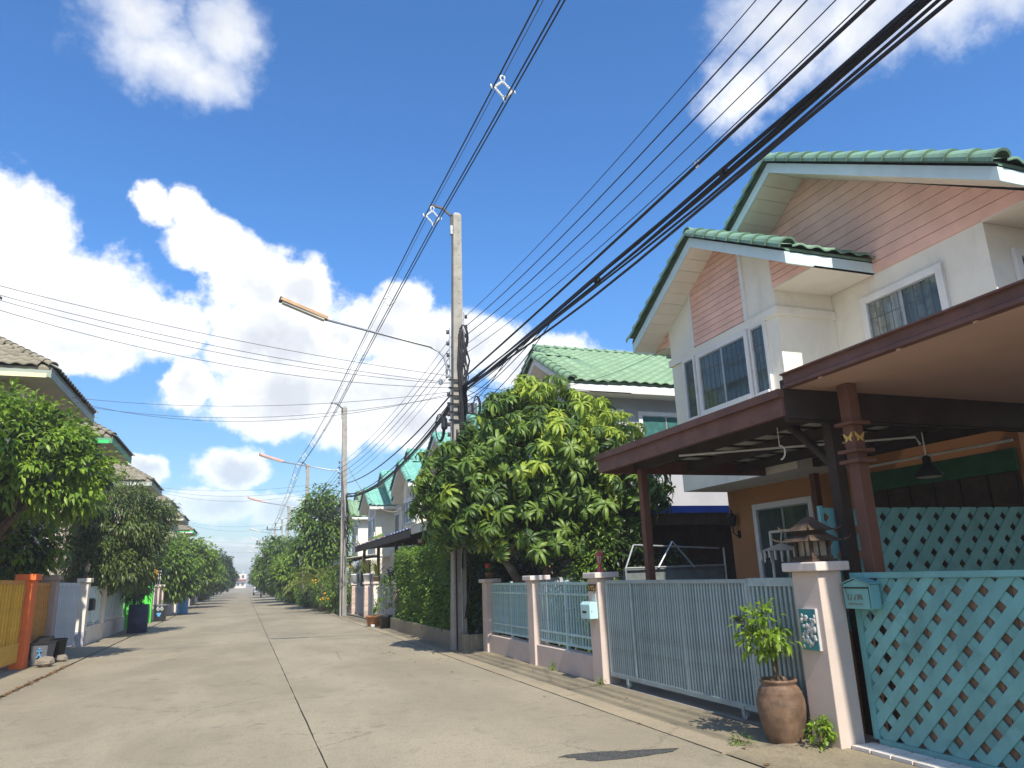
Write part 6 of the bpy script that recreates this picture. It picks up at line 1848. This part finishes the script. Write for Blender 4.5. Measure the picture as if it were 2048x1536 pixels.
# ------------------------------------------------------------------ other trees and shrubs
tree('broadleaf_tree', 'dense bright green tree overhanging the yellow gate on the left', (-5.4, 19.2, 0), 2.6,
     [(-5.0, 18.9, 4.5, 1.7, 1.55, 1.4), (-3.95, 19.1, 4.1, 0.95, 1.15, 0.95), (-6.5, 18.8, 4.3, 1.5, 1.7, 1.4), (-5.6, 21.4, 2.9, 1.5, 1.4, 1.2), (-4.6, 19.6, 4.9, 1.0, 1.0, 0.9), (-6.6, 20.6, 3.0, 1.2, 1.2, 1.0)], 201, 560, 26, 0.30, 0.185, 0.08, 'leaf_bright', 0.14, extra=('leaf_mid', 260, 24))
tree('olive_tree', 'olive green narrow-leaved tree behind the aqua fence panels on the left', (-5.0, 28.9, 0), 1.7,
     [(-4.4, 28.8, 3.9, 1.5, 1.7, 1.55), (-3.4, 29.2, 3.7, 0.85, 1.2, 1.1), (-4.4, 28.6, 2.5, 1.4, 1.6, 0.9), (-3.7, 30.2, 2.6, 0.8, 1.0, 1.0), (-3.0, 29.6, 4.4, 0.5, 0.6, 0.35), (-3.95, 32.4, 1.9, 0.5, 1.2, 0.9)], 202, 600, 34, 0.30, 0.20, 0.045, 'leaf_olive', 0.13)
for i, (x, y, r, h, mat, lab) in enumerate((
        (-4.3, 47.0, 1.6, 4.2, 'leaf_mid', 'mid green bushy tree behind the dusty pink piers on the left'),
        (-4.0, 60.0, 2.1, 5.5, 'leaf_bright', 'lime green mango tree beyond the bright blue barrel'),
        (-3.9, 70.5, 2.0, 4.8, 'leaf_mid', 'rounded green tree next beyond the lime green one on the left'),
        (-3.9, 82.0, 2.1, 5.0, 'leaf_deep', 'dark green tree farther along the left side'),
        (-3.5, 98.0, 2.2, 5.9, 'leaf_deep', 'tallest dark tree far down the left side'),
        (-3.9, 116.0, 2.4, 4.8, 'leaf_olive', 'olive tree near the far end of the left row'),
        (-4.2, 140.0, 3.0, 5.0, 'leaf_deep', 'last dark tree of the left row'))):
    tree('street_tree', lab, (x - 0.5, y, 0), h * 0.35, [(x, y, h * 0.62, r, r, h * 0.36), (x + 0.5 * r, y + 0.3, h * 0.48, r * 0.6, r * 0.7, h * 0.28), (x - 0.4 * r, y - 0.4, h * 0.45, r * 0.7, r * 0.7, h * 0.3)], 210 + i, 230, 26, 0.42, 0.28 if i < 3 else 0.36, 0.12 if i < 3 else 0.17, mat, 0.11, 'trees along the left fence')
for i, (x, y, r, h, mat, lab) in enumerate((
        (4.35, 46.5, 1.75, 7.6, 'leaf_mid', 'tall leafy tree left of the second pole on the right side'),
        (3.0, 66.0, 2.2, 5.6, 'leaf_mid', 'spreading tree leaning over the road right of the street end'),
        (3.5, 57.5, 1.7, 3.8, 'leaf_bright', 'low bushy tree around the foot of the third pole'),
        (3.3, 77.0, 2.2, 4.6, 'leaf_mid', 'green tree beyond the spreading one on the right'),
        (3.4, 92.0, 2.3, 4.3, 'leaf_olive', 'olive green tree far along the right side'),
        (3.6, 110.0, 2.4, 4.4, 'leaf_mid', 'far right-hand tree behind the parked car'),
        (4.2, 132.0, 3.2, 4.8, 'leaf_deep', 'last dark tree of the right row'))):
    tree('street_tree', lab, (x + 0.8, y, 0), h * 0.35, [(x, y, h * 0.66, r, r, h * 0.31), (x + 0.3, y + 0.3, h * 0.42, r * 0.85, r * 0.9, h * 0.26), (x - 0.35 * r, y - 0.4, h * 0.5, r * 0.7, r * 0.7, h * 0.26)], 230 + i, 260, 26, 0.42, 0.26 if i < 3 else 0.36, 0.12 if i < 3 else 0.17, mat, 0.12, 'trees along the right fence')
def bush(label, c, r, h, mat, seed, ln=0.14, wd=0.06, n=120, flowers=None, name='bush'):
    rg = np.random.default_rng(seed)
    t = thing(name, label, 'bush', (c[0], c[1], 0.0))
    V, F, C = foliage(rg, [(c[0], c[1], h * 0.5, r[0], r[1], h * 0.5), (c[0], c[1], h * 0.3, r[0] * 0.9, r[1] * 0.9, h * 0.3)], n, 20, 0.28, ln, wd)
    V[:, 2] = np.maximum(V[:, 2], 0.02)
    big_mesh('foliage', V, F, mat, t, kind='stuff')
    m = MB()
    for k in range(6):
        tip = C[rg.integers(len(C))]
        m.tube([(c[0], c[1], 0), (c[0] * 0.5 + tip[0] * 0.5, c[1] * 0.5 + tip[1] * 0.5, tip[2] * 0.6), tip], [0.03, 0.02, 0.006], 5)
    m.build('stems', 'twig', t)
    if flowers:
        m = MB()
        sel = rg.choice(len(C), flowers)
        for q in C[sel]:
            for k in range(5):
                m.ball((q[0] + rg.normal() * 0.12 - 0.1, q[1] + rg.normal() * 0.12 - 0.12, q[2] + 0.12 + rg.normal() * 0.1), 0.04, 6, 4)
        m.build('blossoms', 'yellow_flower', t, kind='stuff')
    return t
bush('shrub with yellow-orange trumpet flowers beside the second pole', (4.5, 39.3, 0), (0.95, 1.1), 2.9, 'leaf_mid', 301, flowers=5)
bush('dark thicket between the palm and the third pole', (4.2, 49.5, 0), (0.9, 2.0), 2.3, 'leaf_deep', 302)
bush('mixed garden hedge at the foot of the tall tree', (4.4, 44.2, 0), (0.8, 1.6), 1.9, 'leaf_olive', 303)
bush('low dark hedge at the foot of the third pole', (4.1, 54.0, 0), (0.7, 1.8), 1.7, 'leaf_mid', 304)
bush('bushes along the far right road edge', (3.9, 63.0, 0), (0.8, 3.5), 1.6, 'leaf_deep', 305, 0.2, 0.09)
bush('row of bushes beyond the far right bushes', (3.8, 74.0, 0), (0.8, 5.0), 1.7, 'leaf_mid', 306, 0.24, 0.1)
bush('dark shrub mass below the far left trees', (-4.3, 90.0, 0), (0.8, 8.0), 1.9, 'leaf_deep', 307, 0.26, 0.12)
bush('shrubs at the far end of the right side', (3.9, 100.0, 0), (0.9, 9.0), 2.2, 'leaf_deep', 308, 0.28, 0.12)
bush('dark plants added for shade in the yard behind the shaded fence panel', (6.4, 13.6, 0), (1.0, 0.6), 1.5, 'leaf_deep', 309, 0.16, 0.07)  # dark leaf mass added so the yard behind the fence reads shaded
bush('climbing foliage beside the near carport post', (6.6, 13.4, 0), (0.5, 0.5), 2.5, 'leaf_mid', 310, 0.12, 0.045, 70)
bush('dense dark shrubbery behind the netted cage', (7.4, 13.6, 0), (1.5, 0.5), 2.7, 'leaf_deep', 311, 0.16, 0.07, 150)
bush('dark undergrowth added for shade below the mango crown', (6.3, 16.4, 0), (1.3, 0.9), 2.2, 'leaf_deep', 312, 0.18, 0.08, 160)  # added bush, its dark leaves stand in for shade beneath the crown
bush('dark plants added for shade in the yard left of the mango trunk', (5.9, 17.6, 0), (0.7, 0.9), 2.0, 'leaf_deep', 313, 0.18, 0.08, 110)  # added to hide the bright house wall with dark leaves
bush('dark shrub added for shade right of the mango trunk', (7.6, 15.0, 0), (0.9, 0.7), 2.0, 'leaf_deep', 314, 0.18, 0.08, 110)  # another dark bush added for the gloom under the tree
bush('dark shrubs added to darken the yard behind the slate gates', (7.2, 30.5, 0), (1.1, 2.5), 2.6, 'leaf_deep', 315, 0.2, 0.09, 170)  # added in dark leaves where the carport's shade should cover bright walls
bush('dark shrubs added to darken the yard behind the far slate gate', (7.4, 35.2, 0), (1.2, 1.2), 2.6, 'leaf_deep', 316, 0.2, 0.09, 130)  # second dark mass added to dim the walls behind the gate
def palm(label, base, seed):
    rg = np.random.default_rng(seed)
    t = thing('coconut_palm', label, 'palm', base)
    bx, by, bz = base
    MB().tube([(bx, by, 0), (bx + 0.04, by, 0.8), (bx, by, 1.55)], [0.16, 0.12, 0.10], 8).build('trunk', 'bark', t, smooth=True)
    for k in range(15):
        a = 2 * math.pi * k / 15 + rg.normal() * 0.15
        el = 0.35 + 0.9 * rg.random()
        L_ = 1.9 + 0.6 * rg.random()
        pts, q, e = [], Vector((bx, by, 1.5)), el
        nseg = 12
        for j in range(nseg + 1):
            pts.append(q.copy())
            q = q + Vector((math.cos(a) * math.cos(e), math.sin(a) * math.cos(e), math.sin(e))) * (L_ / nseg)
            e -= 0.13
        m = MB().tube(pts, [0.02 * (1 - 0.8 * j / nseg) for j in range(nseg + 1)], 5)
        f = m.build('frond', 'leaf_palm', t)
        P, A, Nn, Ls = [], [], [], []
        for j in range(2, nseg):
            for h_ in (0.0, 0.5):
                p = pts[j].lerp(pts[j + 1], h_)
                d = (pts[j + 1] - pts[j]).normalized()
                s_ = d.cross(Vector((0, 0, 1))).normalized()
                for sg in (-1, 1):
                    P.append(p); A.append(s_ * sg + d * 0.7 + Vector((0, 0, -0.25))); Nn.append((0, 0, 1)); Ls.append(0.42 * math.sin(math.pi * (0.15 + 0.8 * j / nseg)) + 0.1)
        V, F = leaves(np.array([tuple(p) for p in P]), np.array([tuple(p) for p in A]), np.array(Nn, dtype=float), np.array(Ls), np.full(len(P), 0.05), 0.2)
        big_mesh('leaflets', V, F, 'leaf_palm', f, kind='stuff')
palm('young coconut palm with arching yellow-green fronds left of the second pole', (4.05, 42.3, 0.0), 401)
t = thing('banana_plant', 'single upright banana leaf over the carport beside the second pole', 'plant', (5.6, 38.3, 0.0))
MB().tube([(5.6, 38.3, 0), (5.62, 38.3, 2.2), (5.7, 38.3, 3.0)], [0.10, 0.07, 0.04], 7).build('stem', 'leaf_palm', t)
for dx, dz, w in ((1.0, 1.15, 0.2), (-0.5, 0.9, 0.16)):
    c0 = Vector((5.7, 38.3, 3.0))
    m = MB()
    pv = []
    for j in range(7):
        s_ = j / 6
        c = c0 + Vector((dx * s_, 0, dz * s_ - 0.25 * s_ * s_))
        ww = w * math.sin(math.pi * (0.12 + 0.85 * s_))
        pv += [c + Vector((-0.5 * ww, 0.6 * ww, 0.5 * ww)), c, c + Vector((0.5 * ww, -0.6 * ww, -0.5 * ww))]
    m.add(pv, [f for j in range(6) for f in ((3 * j, 3 * j + 1, 3 * j + 4, 3 * j + 3), (3 * j + 1, 3 * j + 2, 3 * j + 5, 3 * j + 4))])
    m.build('leaf', 'leaf_mid', t)

# ------------------------------------------------------------------ far end of the street
t = thing('pickup_truck', 'white and teal covered pickup parked far down the right side', 'truck', (2.2, 116.0, 0.0))
MB().hexa([(1.4, 113.9, 0.35), (3.0, 113.9, 0.35), (3.0, 118.4, 0.35), (1.4, 118.4, 0.35), (1.42, 113.95, 1.0), (2.98, 113.95, 1.0), (2.98, 118.3, 1.0), (1.42, 118.3, 1.0)]).build('body', 'car_teal', t, bevel=0.05)
MB().hexa([(1.45, 114.0, 1.0), (2.95, 114.0, 1.0), (2.95, 117.0, 1.0), (1.45, 117.0, 1.0), (1.55, 114.2, 1.75), (2.85, 114.2, 1.75), (2.85, 116.5, 1.75), (1.55, 116.5, 1.75)]).build('cab', 'car_white', t, bevel=0.05)
MB().box(1.65, 2.75, 113.99, 114.08, 1.12, 1.6).build('rear_window', 'glass', t)
MB().box(1.4, 3.0, 113.82, 113.9, 0.42, 0.6).build('bumper', 'car_white', t)
for x_ in (1.48, 2.92):
    for y_ in (114.8, 117.5):
        w_ = MB().tube([(x_ - 0.1, y_, 0.33), (x_ + 0.1, y_, 0.33)], 0.33, 14).build('wheel', 'tyre', t)
    MB().box(x_ - 0.08, x_ + 0.08, 113.86, 113.9, 0.7, 0.95).build('tail_light', 'red_lantern', t)
t = thing('market_stall', 'stall with faded red canopy far down the right side', 'stall', (3.4, 150.0, 0.0))
MB().add([(1.9, 149, 2.4), (4.9, 149, 2.2), (4.9, 152, 2.2), (1.9, 152, 2.4), (3.4, 150.5, 3.6)], [(0, 1, 4), (1, 2, 4), (2, 3, 4), (3, 0, 4)]).build('canopy', 'red_sheet', t)
for x_, y_ in ((2.0, 149.1), (4.8, 149.1), (2.0, 151.9), (4.8, 151.9)):
    MB().box(x_ - 0.05, x_ + 0.05, y_ - 0.05, y_ + 0.05, 0, 2.35).build('post', 'pvc_white', t)
MB().box(2.0, 4.8, 149.2, 150, 0, 0.9).build('counter', 'paper', t)
t = thing('far_building', 'narrow pale building closing the far end of the street', 'building', (-1.2, 330.0, 0.0))
MB().box(-3.4, 1.0, 328, 338, 0, 5.6).build('wall', 'pillar_white', t)
MB().box(-3.6, 1.3, 326.5, 328, 3.2, 3.5).build('awning', 'red_sheet', t)
for z_ in (1.0, 4.0):
    for x_ in (-2.6, -0.8):
        MB().box(x_, x_ + 0.9, 327.9, 327.99, z_, z_ + 1.1).build('window', 'glass', t)
MB().box(-0.5, -0.3, 329, 329.2, 5.6, 7.4).box(-2.4, -2.2, 329, 329.2, 5.6, 7.0).build('mast', 'pvc_white', t)
rg = np.random.default_rng(77)
ells = []
for k in range(26):
    x_ = -70 + 140 * (k + 0.5) / 26
    if -5 < x_ < 3:
        continue
    ells.append((x_, 340 + 30 * rg.random(), 2.6, 4.5, 4.0, 2.2 + 1.6 * rg.random()))
V, F, _ = foliage(rg, ells, 420, 16, 1.2, 0.9, 0.5)
V[:, 2] = np.maximum(V[:, 2], 0)
tag(big_mesh('far_treeline', V, F, 'leaf_deep'), 'dark tree line closing the view at the far end of the street', 'trees', kind='stuff')

# ------------------------------------------------------------------ humid air over the street
hz = bpy.data.materials.new('humid_air')
hz.use_nodes = True
t_ = hz.node_tree
t_.nodes.clear()
pv = N(t_, "ShaderNodeVolumePrincipled")
pv.inputs['Color'].default_value = (0.93, 0.96, 1.0, 1.0)
pv.inputs['Density'].default_value = 0.0016
pv.inputs['Anisotropy'].default_value = 0.2
mo = N(t_, "ShaderNodeOutputMaterial")
L(t_, pv.outputs[0], mo.inputs['Volume'])
MATS['humid_air'] = hz
tag(MB().box(-310, 310, -70, 720, -1.4, 12.5).build('haze', 'humid_air'), kind='stuff')
